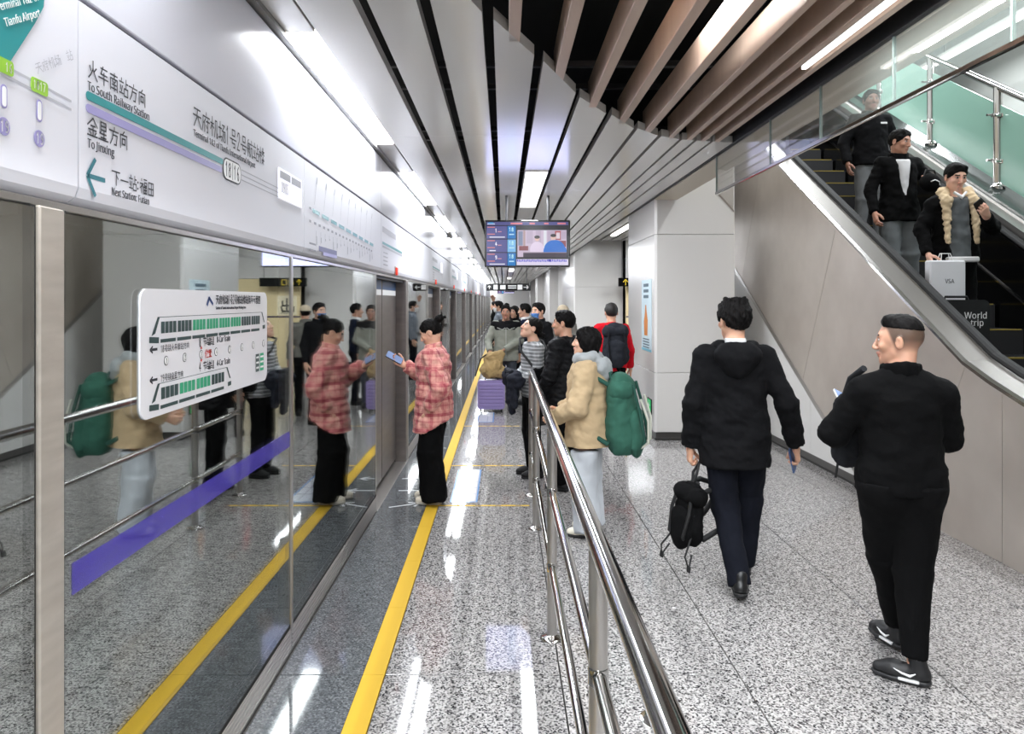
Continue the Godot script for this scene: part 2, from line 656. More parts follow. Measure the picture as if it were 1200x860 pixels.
	for k in 7:
		var h := Geo.new()
		var d := 7.3 + 4.24 * k
		h.span(P(PX - 0.002, 1.985, d - 0.035), P(PX + 0.022, 2.06, d + 0.035), 0.008)
		var b := thing("signal_lamp", ["red door signal lamp on the fascia above the nearest sliding door", "red door signal lamp above the second sliding door"][mini(k, 1)] if k < 2 else "small red door signal lamp far along the fascia", "lamp", Vector3.ZERO, 0, "door signal lamps on the fascia")
		obj("lamp_lens", h, glow(rgb(220, 60, 40), 0.5), b)
		obj("bezel", bx(P(PX - 0.001, 1.975, d - 0.045), P(PX + 0.006, 2.07, d + 0.045), 0.003), M.satin, b)

func fascia_print(panels: Array):
	var U := Vector3(0, 0, -1)
	var V := Vector3.UP
	# panel with the destination: nodes of this panel
	var p: Node = panels[4]
	var g := Geo.new()
	stroke_text(g, "火车南站方向", W(1.889, 2.352), U, V, 0.05, 0.085)
	stroke_text(g, "金星方向", W(1.889, 2.207), U, V, 0.05, 0.085)
	stroke_text(g, "下一站", W(2.008, 2.094), U, V, 0.044, 0.085)
	stroke_text(g, "福田", W(2.163, 2.094), U, V, 0.044, 0.085)
	for k in 2:
		pad(g, 2.152, 2.06 + 0.018 * k, 0.006, 0.006, 0.0029)
	stroke_text(g, "天府机场1号2号航站楼", W(2.532, 2.404), U, V, 0.074, 0.075, 0.97)
	obj("lettering", g, M.ink, p)
	text_mesh("lettering", "To South Railway Station", 0.03, M.ink, p, W(1.893, 2.282), WB, 1.0)
	text_mesh("lettering", "To Jinxing", 0.03, M.ink, p, W(1.893, 2.137), WB, 1.0)
	text_mesh("lettering", "Next Station: Futian", 0.027, M.ink, p, W(2.008, 2.032), WB, 0.9)
	text_mesh("lettering", "Terminal 1&2 of Tianfu International Airport", 0.03, M.ink, p, W(2.54, 2.308), WB, 1.06)
	g = Geo.new()
	pad(g, 2.345, 2.257, 0.92, 0.022, 0.0105)
	obj("teal_line", g, M.teal, p)
	g = Geo.new()
	pad(g, 2.34, 2.225, 0.91, 0.022, 0.0105)
	obj("violet_line", g, M.violet, p)
	g = Geo.new()
	bar(g, 1.895, 2.055, 1.975, 2.055, 0.012)
	bar(g, 1.89, 2.055, 1.928, 2.103, 0.012)
	bar(g, 1.89, 2.055, 1.928, 2.007, 0.012)
	obj("arrow", g, M.arrowteal, p)
	g = Geo.new()
	pad(g, 2.9, 2.238, 0.19, 0.084, 0.035, 0.0012)
	obj("station_badge_rim", g, M.ink, p)
	g = Geo.new()
	pad(g, 2.9, 2.238, 0.18, 0.074, 0.031, 0.0018)
	var bd := obj("station_badge", g, M.white, p)
	g = Geo.new()
	stroke_text(g, "18", W(2.824, 2.266, 0.0014), U, V, 0.056, 0.1)
	stroke_text(g, "16", W(2.912, 2.266, 0.0014), U, V, 0.056, 0.1)
	bar(g, 2.9, 2.27, 2.9, 2.205, 0.004, 0.0022)
	obj("lettering", g, M.ink, p)
	g = Geo.new()
	for k in 3:
		bar(g, 3.0, 2.262 - 0.02 * k, 3.9, 2.262 - 0.02 * k, 0.004)
	obj("grey_route_lines", g, M.paleink, p)
	# small clock window
	g = Geo.new()
	g.span(W(3.49, 2.215, -0.002), W(3.89, 2.36, 0.004), 0.003)
	var sc := obj("display_window", g, glow(rgb(232, 232, 240), 0.5), p)
	g = Geo.new()
	for r in [[3.51, 3.68], [3.70, 3.87]]:
		g.span(W(r[0], 2.315, 0.003), W(r[1], 2.35, 0.0046))
	stroke_text(g, "0905", W(3.53, 2.3, 0.004), U, V, 0.05, 0.1)
	obj("display_caption", g, M.paleink, sc)
	# the left panel: balloon and line
	p = panels[3]
	g = Geo.new()
	var sl := Vector2(1, 0.9).normalized()
	g.extrude(PackedVector2Array([Vector2(1.30, 2.64), Vector2(1.38, 2.60), Vector2(1.69, 2.482), Vector2(1.715, 2.45), Vector2(1.712, 2.41), Vector2(1.68, 2.36), Vector2(1.59, 2.24), Vector2(1.42, 2.30), Vector2(1.30, 2.4)]), Vector3(PX + 0.0015, 0, 0), U, V, Vector3(0.0008, 0, 0))
	var bl := obj("balloon", g, M.teal, p)
	g = Geo.new()
	var su := Vector3(0, sl.y * 0.62, -sl.x).normalized()
	var sv := Vector3(0, su.z * -1, su.y).normalized()
	stroke_text(g, "天府机场", W(1.46, 2.435, 0.001), su, sv, 0.05, 0.09)
	stroke_text(g, "1号2号航站楼", W(1.46, 2.365, 0.001), su, sv, 0.044, 0.09)
	obj("lettering", g, M.white, bl)
	var tb := Basis(su, sv, Vector3.RIGHT)
	text_mesh("lettering", "Terminal 1&2 of", 0.022, M.white, bl, W(1.55, 2.345, 0.0016), tb)
	text_mesh("lettering", "Tianfu Airport", 0.022, M.white, bl, W(1.575, 2.322, 0.0016), tb)
	g = Geo.new()
	bar(g, 1.3, 2.245, 1.82, 2.222, 0.006)
	bar(g, 1.3, 2.225, 1.82, 2.202, 0.006)
	obj("grey_route_lines", g, M.paleink, p)
	g = Geo.new()
	pad(g, 1.575, 2.232, 0.06, 0.032, 0.008, 0.0014)
	pad(g, 1.695, 2.222, 0.062, 0.032, 0.008, 0.0014)
	obj("green_station_tag", g, M.lime, p)
	g = Geo.new()
	stroke_text(g, "1817", W(1.672, 2.234, 0.001), U, V, 0.02, 0.11)
	stroke_text(g, "16", W(1.578, 2.242, 0.001), U, V, 0.02, 0.11)
	obj("lettering", g, M.white, p)
	for d in [1.575, 1.695]:
		g = Geo.new()
		pad(g, d, 2.168, 0.02, 0.05, 0.009)
		pad(g, d, 2.105, 0.038, 0.038, 0.0185)
		obj("violet_badge", g, M.violet, p)
		g = Geo.new()
		pad(g, d, 2.168, 0.013, 0.042, 0.006, 0.0013)
		stroke_text(g, "19", W(d - 0.013, 2.118, 0.001), U, V, 0.025, 0.11)
		obj("lettering", g, M.white, p)
	g = Geo.new()
	stroke_text(g, "天府机场北站", W(1.675, 2.27, 0.0), su, sv, 0.026, 0.07)
	obj("lettering", g, M.paleink, p)
	# the route map on the next panel
	p = panels[5]
	g = Geo.new()
	for k in 9:
		bar(g, 4.12 + 0.22 * k, 2.235 - 0.006 * k, 4.28 + 0.22 * k, 2.231 - 0.006 * k, 0.022)
	obj("teal_line", g, M.teal, p)
	g = Geo.new()
	for k in 9:
		bar(g, 4.16 + 0.22 * k, 2.27 - 0.006 * k, 4.22 + 0.22 * k, 2.43 - 0.006 * (k % 3), 0.004)
		bar(g, 4.206 + 0.22 * k, 2.39, 4.226 + 0.22 * k, 2.43, 0.012)
	for k in 18:
		bar(g, 4.15 + 0.105 * k, 2.168 - 0.002 * k, 4.2 + 0.105 * k, 2.168 - 0.002 * k, 0.014)
		bar(g, 4.2 + 0.105 * k, 2.13, 4.2 + 0.105 * k, 2.04 + 0.02 * (k % 4), 0.005)
		bar(g, 4.21 + 0.105 * k, 2.1, 4.215 + 0.105 * k, 2.05 + 0.02 * (k % 4), 0.01)
	bar(g, 4.05, 2.24, 4.09, 2.24, 0.014)
	bar(g, 4.05, 2.17, 4.09, 2.17, 0.014)
	for k in 2:
		bar(g, 4.05, 2.05 - 0.035 * k, 4.19, 2.05 - 0.035 * k, 0.01)
	obj("route_map_print", g, mat(rgb(140, 142, 152), 0.5), p)
	g = Geo.new()
	bar(g, 4.26, 2.035, 4.72, 2.035, 0.03)
	obj("blue_note", g, mat(rgb(110, 110, 150), 0.5), p)
	g = Geo.new()
	bar(g, 4.36, 2.012, 4.72, 2.012, 0.02, 0.001)
	obj("violet_note", g, M.violet, p)
	for q in 4:
		p = panels[6 + q * 2]
		var d := 6.5 + 4.24 * q + 0.35 * mini(q, 1)
		g = Geo.new()
		bar(g, d, 2.24, d + 1.25, 2.23, 0.022)
		obj("teal_line", g, M.teal, p)
		g = Geo.new()
		bar(g, d, 2.21, d + 1.25, 2.2, 0.018)
		for k in 4:
			bar(g, d + 0.05, 2.16 - 0.035 * k, d + 0.3, 2.16 - 0.035 * k, 0.012)
		bar(g, d, 2.36, d + 0.8, 2.35, 0.05)
		obj("route_print", g, M.paleink, p)
		g = Geo.new()
		g.span(W(d + 1.5, 2.2, -0.002), W(d + 1.85, 2.36, 0.004), 0.003)
		obj("display_window", g, glow(rgb(232, 232, 240), 0.5), p)

func pane_sign():
	var U := Vector3(0, 0, -1)
	var V := Vector3.UP
	var d0 := 2.17
	var y0 := 1.39
	var s := thing("boarding_sign", "white rounded train boarding diagram sign stuck on the near glass pane", "sign")
	var g := Geo.new()
	g.extrude(rrect(1.16, 0.385, 0.04), W(d0 + 0.575, y0 + 0.1925, -0.004), U, V, Vector3(0.005, 0, 0))
	obj("sign_board", g, mat(rgb(232, 231, 236), 0.25), s)
	var o := 0.002
	var k0 := mat(rgb(42, 66, 66), 0.5)
	var gn := mat(rgb(44, 160, 118), 0.5)
	for train in [[0.05, 0.232, 8, 1.07], [0.05, 0.03, 4, 0.66]]:
		var dark := Geo.new()
		var green := Geo.new()
		var x: float = d0 + train[0]
		var y: float = y0 + train[1]
		var cars: int = train[2]
		var len: float = train[3]
		var step := (len - 0.13) / cars
		for c in cars:
			var mid := c >= 2 and c < 6 if cars == 8 else c in [1, 2]
			for q in 4:
				bar(green if mid else dark, x + 0.075 + step * c + q * step * 0.235, y + 0.035, x + 0.075 + step * (c + 0.2) + q * step * 0.235, y + 0.035, 0.036, o)
			bar(dark, x + 0.07 + step * c, y - 0.006, x + 0.06 + step * (c + 1), y - 0.006, 0.011, o)
		# noses
		for q in [[[0.012, 0.012], [0.036, 0.018], [0.066, 0.066], [0.052, 0.068]], [[len, 0.022], [len - 0.014, 0.024], [len - 0.045, 0.066], [len - 0.034, 0.068]]]:
			var f := []
			for r in q:
				f.append(W(x + r[0], y + r[1], o))
			dark.face(f, Vector3.RIGHT)
		bar(dark, x - 0.002, y + 0.001, x + 0.06, y - 0.003, 0.018, o)
		bar(dark, x + 0.055, y + 0.067, x + len - 0.04, y + 0.067, 0.0018, o)
		bar(dark, x + len - 0.03, y + 0.002, x + len + 0.005, y + 0.004, 0.016, o)
		obj("dark_train_print", dark, k0, s)
		obj("green_train_print", green, gn, s)
	g = Geo.new()
	stroke_text(g, "天府机场1号2号航站楼站候车示意图", W(d0 + 0.56, y0 + 0.372, o), U, V, 0.036, 0.11, 0.82)
	stroke_text(g, "18号线火车南站方向", W(d0 + 0.12, y0 + 0.213, o), U, V, 0.022, 0.1)
	stroke_text(g, "19号线金星方向", W(d0 + 0.12, y0 + 0.123, o), U, V, 0.022, 0.1)
	stroke_text(g, "8 节编组", W(d0 + 0.41, y0 + 0.222, o), U, V, 0.032, 0.1)
	stroke_text(g, "4 节编组", W(d0 + 0.41, y0 + 0.137, o), U, V, 0.032, 0.1)
	for y in [0.203, 0.112]:
		bar(g, d0 + 0.06, y0 + y, d0 + 0.1, y0 + y, 0.008, o)
		bar(g, d0 + 0.052, y0 + y, d0 + 0.07, y0 + y + 0.01, 0.006, o)
		bar(g, d0 + 0.052, y0 + y, d0 + 0.07, y0 + y - 0.01, 0.006, o)
	obj("lettering", g, M.ink, s)
	text_mesh("lettering", "8-Car Train", 0.03, M.ink, s, W(d0 + 0.57, y0 + 0.206, o), WB, 0.9)
	text_mesh("lettering", "4-Car Train", 0.03, M.ink, s, W(d0 + 0.57, y0 + 0.12, o), WB, 0.9)
	text_mesh("lettering", "Station of Tianfu International Airport Waiting Area", 0.014, M.ink, s, W(d0 + 0.56, y0 + 0.322, o), WB, 1.0)
	for k in 8:
		g = Geo.new()
		var gw := Geo.new()
		var nums := Geo.new()
		var d := d0 + 0.16 + 0.135 * k
		pad(g, d, y0 + 0.163, 0.03, 0.03, 0.0145, o)
		pad(gw, d, y0 + 0.163, 0.025, 0.025, 0.012, o + 0.0006)
		stroke_text(nums, str(k + 1), W(d - 0.005, y0 + 0.172, o + 0.0012), U, V, 0.018, 0.12)
		var ring := obj("door_number_ring", g, M.ink, s)
		obj("door_number_disc", gw, M.white, ring)
		obj("lettering", nums, M.ink, ring)
	g = Geo.new()
	stroke_text(g, "位置", W(d0 + 0.46, y0 + 0.178, o), U, V, 0.03, 0.12)
	for y in [[0.182, 0.194], [0.146, 0.136]]:
		g.face([W(d0 + 0.42, y0 + y[0], o), W(d0 + 0.44, y0 + y[0], o), W(d0 + 0.43, y0 + y[1], o)], Vector3.RIGHT)
	obj("red_pointer", g, M.red, s)
	g = Geo.new()
	bar(g, d0 + 1.0, y0 + 0.085, d0 + 1.045, y0 + 0.085, 0.075, o)
	obj("dark_badge", g, mat(rgb(70, 84, 84), 0.5), s)
	g = Geo.new()
	bar(g, d0 + 1.055, y0 + 0.085, d0 + 1.105, y0 + 0.085, 0.075, o)
	obj("green_badge", g, gn, s)
	g = Geo.new()
	for q in [[1.005, 1.04], [1.06, 1.1]]:
		for k in 3:
			bar(g, d0 + q[0], y0 + 0.108 - 0.022 * k, d0 + q[1], y0 + 0.108 - 0.022 * k, 0.008, o + 0.0006)
	obj("badge_lettering", g, M.white, s)
	g = Geo.new()
	bar(g, d0 + 0.48, y0 + 0.332, d0 + 0.5, y0 + 0.36, 0.014, o)
	bar(g, d0 + 0.498, y0 + 0.36, d0 + 0.535, y0 + 0.335, 0.012, o)
	obj("metro_logo", g, mat(rgb(30, 60, 120), 0.5), s)

# panel edges: left x, right x, depth of the near end at the left and at the right
const STRIPS := [[-0.875, -0.634, 0.6, 1.6], [-0.573, -0.367, 1.8, 2.45], [-0.308, -0.095, 2.62, 3.28], [-0.045, 0.158, 3.36, 3.86], [0.21, 0.439, 3.95, 4.56], [0.473, 0.69, 4.65, 5.06], [0.736, 0.955, 5.1, 5.5], [0.985, 1.18, 5.5, 5.74],
	[1.21, 1.375, 5.76, 5.87], [1.40, 1.50, 5.88, 5.91], [1.525, 1.64, 5.92, 5.95], [1.665, 1.83, 5.96, 6.0]]
const BAFFLES := [[0.052, 3.6], [0.315, 4.25], [0.58, 4.85], [0.84, 5.3], [1.08, 5.62], [1.30, 5.8], [1.46, 5.86], [1.58, 5.9], [1.70, 5.94]]

func build_ceiling():
	var c := structure("ceiling", "white metal strip ceiling with dark gaps that gives way to timber coloured baffles", "ceiling")
	var cuts := [5.75]
	for k in 5:
		cuts.append(cuts[-1] + 2.9)
	cuts += [26.0, 34.0, 44.0, 56.0, 70.0]
	for s in STRIPS:
		var a0: float = s[2]
		var a1: float = s[3]
		for k in cuts.size():
			var e: float = cuts[k]
			if e <= maxf(a0, a1) + 0.3:
				continue
			var g := Geo.new()
			g.extrude(PackedVector2Array([Vector2(s[0], a0), Vector2(s[1], a1), Vector2(s[1], e - 0.004), Vector2(s[0], e - 0.004)]), Vector3(0, CEIL, 0), Vector3.RIGHT, Vector3(0, 0, -1), Vector3(0, 0.055, 0))
			obj("ceiling_panel", g, M.ceil, c)
			a0 = e
			a1 = e
	for b in BAFFLES:
		var wide := 0.056 if b[0] < 1.2 else 0.04
		obj("timber_baffle", bx(P(b[0] - wide / 2, CEIL, -7.5), P(b[0] + wide / 2, CEIL + 0.17, b[1] + 0.06), 0.003), M.wood, c)
	# plenum
	obj("plenum_slab", bx(P(-1.4, 3.8, -8), P(2.0, 4.0, 70)), M.void, c)
	for k in 26:
		var d := 1.2 + 0.95 * k
		obj("carrier_rail", bx(P(-1.0, 3.3 + 0.12 * (k % 2), d), P(1.82, 3.34 + 0.12 * (k % 2), d + 0.05), 0.004), M.rod, c)
	obj("edge_trim", bx(P(1.835, 2.995, -7.5), P(1.87, 3.8, 70), 0.003), M.black, c)
	obj("wall_side_trim", bx(P(PX - 0.06, 2.975, -8), P(-1.022, 3.0, 70)), M.greytrim, c)
	obj("light_groove", bx(P(-0.887, 3.02, -8), P(-0.873, 3.06, 70)), M.black, c)
	obj("wall_side_closure", bx(P(PX - 0.06, 3.03, -8), P(PX - 0.02, 3.8, 70)), M.void, c)
	# the row of light panels beside the fascia: two lit, one blank
	var p0 := 3.52 - 3.87 * 2
	for k in 18:
		var d := p0 + 3.87 * k
		obj("blank_panel", bx(P(-1.03, CEIL + 0.001, d + 2.56), P(-0.887, CEIL + 0.03, d + 3.865), 0.002), M.ceil, c)
		var near := k in [2, 3, 4]
		var nm := "pair of glowing ceiling light panels beside the screen door fascia"
		if near:
			nm = ["nearest in view", "second", "third"][k - 2] + " pair of glowing ceiling light panels beside the fascia, counted along the platform"
		elif k < 2:
			nm = "glowing ceiling light panels above and behind the camera"
		var t := thing("ceiling_light", nm, "ceiling light", P(-0.9585, CEIL, d + 1.28), 0, "light panels beside the fascia")
		for s in [-1, 1]:
			obj("diffuser", bx(P(-0.0715, 0.004, s * 0.64 - 0.632), P(0.0715, 0.02, s * 0.64 + 0.632)), M.lens, t)
		var fr := Geo.new()
		for s in [-1.285, -0.004, 1.276]:
			fr.span(P(-0.0715, 0.0, s), P(0.0715, 0.02, s + 0.008))
		for s in [-1, 1]:
			fr.span(P(s * 0.0715, 0.0, -1.28), P(s * 0.069, 0.02, 1.28))
		obj("frame", fr, M.ceil, t)
		lamp("light_source", t, Vector3(0, -0.004, 0), Vector2(0.13, 2.5), 5.0)
	# panel lights set in the strips
	for r in [[0.325, 7.3], [0.325, 18.5], [0.325, 29.7], [0.325, 41.0]]:
		var t := thing("recessed_light", "bright recessed panel light in the white strip ceiling ahead of the hanging screen" if r[1] < 8 else "recessed panel light in the strip ceiling far beyond the hanging screen", "ceiling light", P(r[0], CEIL - 0.004, r[1] + 1.4), 0, "" if r[1] < 8 else "far recessed panel lights")
		obj("diffuser", bx(P(-0.105, -0.004, -1.4), P(0.105, 0.003, 1.4)), M.lens, t)
		var fr := Geo.new()
		for s in [-1, 1]:
			fr.span(P(s * 0.105, -0.006, -1.41), P(s * 0.112, 0.003, 1.41))
			fr.span(P(-0.112, -0.006, s * 1.4), P(0.112, 0.003, s * 1.41))
		obj("frame", fr, M.ceil, t)
		lamp("light_source", t, Vector3(0, -0.008, 0), Vector2(0.2, 2.7), 9.0)
	# strip light between the timber baffles, and lamps up in the plenum
	var t := thing("strip_light", "long slim white strip light between the timber baffles", "ceiling light", P(1.64, CEIL, 0.5))
	obj("diffuser", bx(P(-0.014, 0.0, -3.4), P(0.014, 0.02, 3.6), 0.003), M.lens, t)
	obj("housing", bx(P(-0.018, 0.02, -3.41), P(0.018, 0.06, 3.61)), M.rod, t)
	lamp("light_source", t, Vector3(0, -0.004, 0.1), Vector2(0.028, 6.8), 15.0)
	for r in [[0.955, 3.35, 0], [0.44, 1.2, 1], [-0.35, -1.5, 1]]:
		t = thing("plenum_lamp", "white batten lamp hung in the dark void above the timber baffles" if r[2] == 0 else "batten lamp in the dark void over the camera", "lamp", P(r[0], 3.28, r[1]), 0, "" if r[2] == 0 else "batten lamps over the camera")
		obj("tube", bx(P(-0.05, 0, -0.6), P(0.05, 0.03, 0.6), 0.008), M.lens, t)
		obj("housing", bx(P(-0.06, 0.03, -0.62), P(0.06, 0.08, 0.62), 0.008), M.rod, t)
		var rod := Geo.new()
		for s in [-0.4, 0.4]:
			rod.tube([P(0, 0.08, s), P(0, 0.53, s)], 0.006, 6)
		obj("hanger", rod, M.rod, t)
		lamp("light_source", t, Vector3(0, -0.004, 0), Vector2(0.1, 1.2), 3.0 if r[2] == 0 else 12.0)

func build_pillars():
	# the wall that closes the hall far away, and the rear one
	var e := structure("wall_front", "pale end wall far down the platform", "wall")
	obj("wall_body", bx(P(-1.4, -0.3, 60), P(7.6, 8, 60.2)), M.wallwhite, e)
	obj("tunnel_mouth_wall", bx(P(-5.2, -1.5, 60), P(-1.4, 8, 60.2)), M.void, e)
	e = structure("wall_back")
	obj("wall_body", bx(P(-1.4, -0.3, -8.2), P(7.6, 8, -8)), M.wallwhite, e)
	obj("tunnel_mouth_wall", bx(P(-5.2, -1.5, -8.2), P(-1.4, 8, -8)), M.void, e)
	# pillars: near and left faces of white panels, dark skirting
	for q in [[9.33, 11.3], [20.0, 22.6], [31.0, 33.4], [42.0, 44.4], [53.0, 55.4]]:
		var d: float = q[0]
		var near := d < 12
		var hi := 4.35 if near else 3.4
		var t := structure("pillar", ["broad white panelled pillar beside the escalator", "white panelled pillar beyond the red shirted man"][0 if near else 1] if d < 25 else "white panelled pillar far down the platform", "pillar")
		var xl := 1.88
		var xr := 2.87 if near else 3.18
		obj("pillar_core", bx(P(xl + 0.02, 0, d + 0.02), P(xr - 0.005, hi, q[1])), M.wall, t)
		var ys := [0.1, 0.84, 2.56, hi] if near else [0.1, 2.1, hi]
		for k in ys.size() - 1:
			obj("front_cladding_panel", bx(P(xl + 0.03, ys[k] + 0.003, d), P(xr, ys[k + 1] - 0.003, d + 0.02), 0.003), M.wall, t)
			obj("side_cladding_panel", bx(P(xl, ys[k] + 0.003, d + 0.03), P(xl + 0.02, ys[k + 1] - 0.003, q[1]), 0.003), M.wall, t)
			var g := Geo.new()
			g.extrude(PackedVector2Array([Vector2(xl, d + 0.03), Vector2(xl + 0.03, d), Vector2(xl + 0.05, d + 0.02), Vector2(xl + 0.02, d + 0.05)]), Vector3(0, ys[k] + 0.003, 0), Vector3.RIGHT, Vector3(0, 0, -1), Vector3(0, ys[k + 1] - ys[k] - 0.006, 0))
			obj("corner_cladding", g, M.wall, t)
		obj("skirting", bx(P(xl + 0.015, 0, d + 0.012), P(xr - 0.003, 0.1, q[1]), 0.003), mat(rgb(74, 72, 70), 0.3, 0.4), t)
		obj("skirting_foot", bx(P(xl + 0.005, 0, d + 0.004), P(xr - 0.001, 0.03, q[1]), 0.003), mat(rgb(40, 39, 38), 0.4), t)
	# walls between the pillars, set back, and the beige wall behind the gap
	var w := structure("wall_right", "white wall panels along the right of the platform", "wall")
	for q in [[22.6, 31.0], [33.4, 42.0], [44.4, 53.0], [55.4, 70.0]]:
		var k: float = q[0]
		while k < q[1] - 0.1:
			var e2 := minf(k + 2.1, q[1])
			obj("wall_panel", bx(P(2.25, 0.1, k + 0.004), P(2.35, 3.4, e2 - 0.004), 0.003), M.wall, w)
			k = e2
		obj("skirting", bx(P(2.26, 0, q[0]), P(2.35, 0.1, q[1])), mat(rgb(74, 72, 70), 0.3, 0.4), w)
	obj("far_side_wall", bx(P(7.5, -0.3, -8), P(7.7, 8, 70)), M.farwall, w)
	var b := structure("wall_inner", "cream lit wall behind the gap between the pillars", "wall")
	for k in 4:
		obj("cream_panel", bx(P(3.2 + 1.08 * k, 0, 19.6), P(4.274 + 1.08 * k, 2.3, 19.7), 0.004), M.cream, b)
	obj("upper_band", bx(P(3.2, 2.31, 19.62), P(7.5, 3.5, 19.7)), M.wall, b)
	obj("dado_rail", bx(P(3.2, 1.3, 19.58), P(7.5, 1.33, 19.61)), mat(rgb(60, 50, 90), 0.4), b)
	# concourse slab over the inner hall, its lamps
	var s := structure("ceiling_inner", "ceiling of the inner hall behind the pillars", "ceiling")
	obj("slab", bx(P(1.88, 4.35, 11.2), P(7.5, 4.6, 70)), M.void, s)
	for k in 20:
		obj("louvre", bx(P(2.0 + 0.27 * k, 3.3, 13.6), P(2.2 + 0.27 * k, 3.34, 19.6)), M.ceil, s)
	for k in 3:
		var t := thing("hall_light", "slim lamp in the inner hall ceiling behind the near pillar", "ceiling light", P(2.6 + 1.3 * k, 3.26, 16.4), 0, "lamps of the inner hall")
		obj("diffuser", bx(P(-0.06, 0, -1.4), P(0.06, 0.03, 1.4), 0.005), M.lens, t)
		lamp("light_source", t, Vector3(0, -0.004, 0), Vector2(0.12, 2.8), 8.0)

# ---------------------------------------------------------------- escalator
const EX := 3.3
const RISE := [[2.4, 0.92], [3.4, 0.92], [4.0, 0.935], [4.4, 0.985], [4.79, 1.095], [5.1, 1.19], [5.4, 1.3], [11.6, 4.85], [12.2, 5.1], [12.8, 5.2], [14.0, 5.22]]

func rise(d: float) -> float:
	for k in RISE.size() - 1:
		if d <= RISE[k + 1][0]:
			return lerpf(RISE[k][1], RISE[k + 1][1], (d - RISE[k][0]) / (RISE[k + 1][0] - RISE[k][0]))
	return 5.22

func under(d: float) -> float:
	return maxf(0.0, 0.69 + 0.555 * (d - 7.965))

func sweep(g: Geo, prof: Array, from := 0, to := 10):
	# a closed outline of (x, height over the deck line) carried along the rise
	var ccw := 0.0
	for k in prof.size():
		ccw += prof[k].cross(prof[(k + 1) % prof.size()])
	for j in range(from, to):
		var a: Array = RISE[j]
		var b: Array = RISE[j + 1]
		for k in prof.size():
			var p: Vector2 = prof[k]
			var q: Vector2 = prof[(k + 1) % prof.size()]
			var d := Vector2(q.y - p.y, p.x - q.x) * signf(ccw)
			g.face([P(p.x, a[1] + p.y, a[0]), P(q.x, a[1] + q.y, a[0]), P(q.x, b[1] + q.y, b[0]), P(p.x, b[1] + p.y, b[0])], Vector3(d.x, d.y, d.y * 0.4 if d.y > 0 else d.y * 0.4))

func clad_panel(called: String, pts: Array, parent: Node, material: Material, x := EX, thick := 0.02):
	# a plate in the side plane, given by (depth, height) corners
	var mid := Vector2()
	for p in pts:
		mid += p / pts.size()
	var q := PackedVector2Array()
	for p in pts:
		q.append(p - (p - mid).normalized() * 0.0035)
	var g := Geo.new()
	g.extrude(q, Vector3(x, 0, 0), Vector3(0, 0, -1), Vector3.UP, Vector3(thick, 0, 0))
	obj(called, g, material, parent)

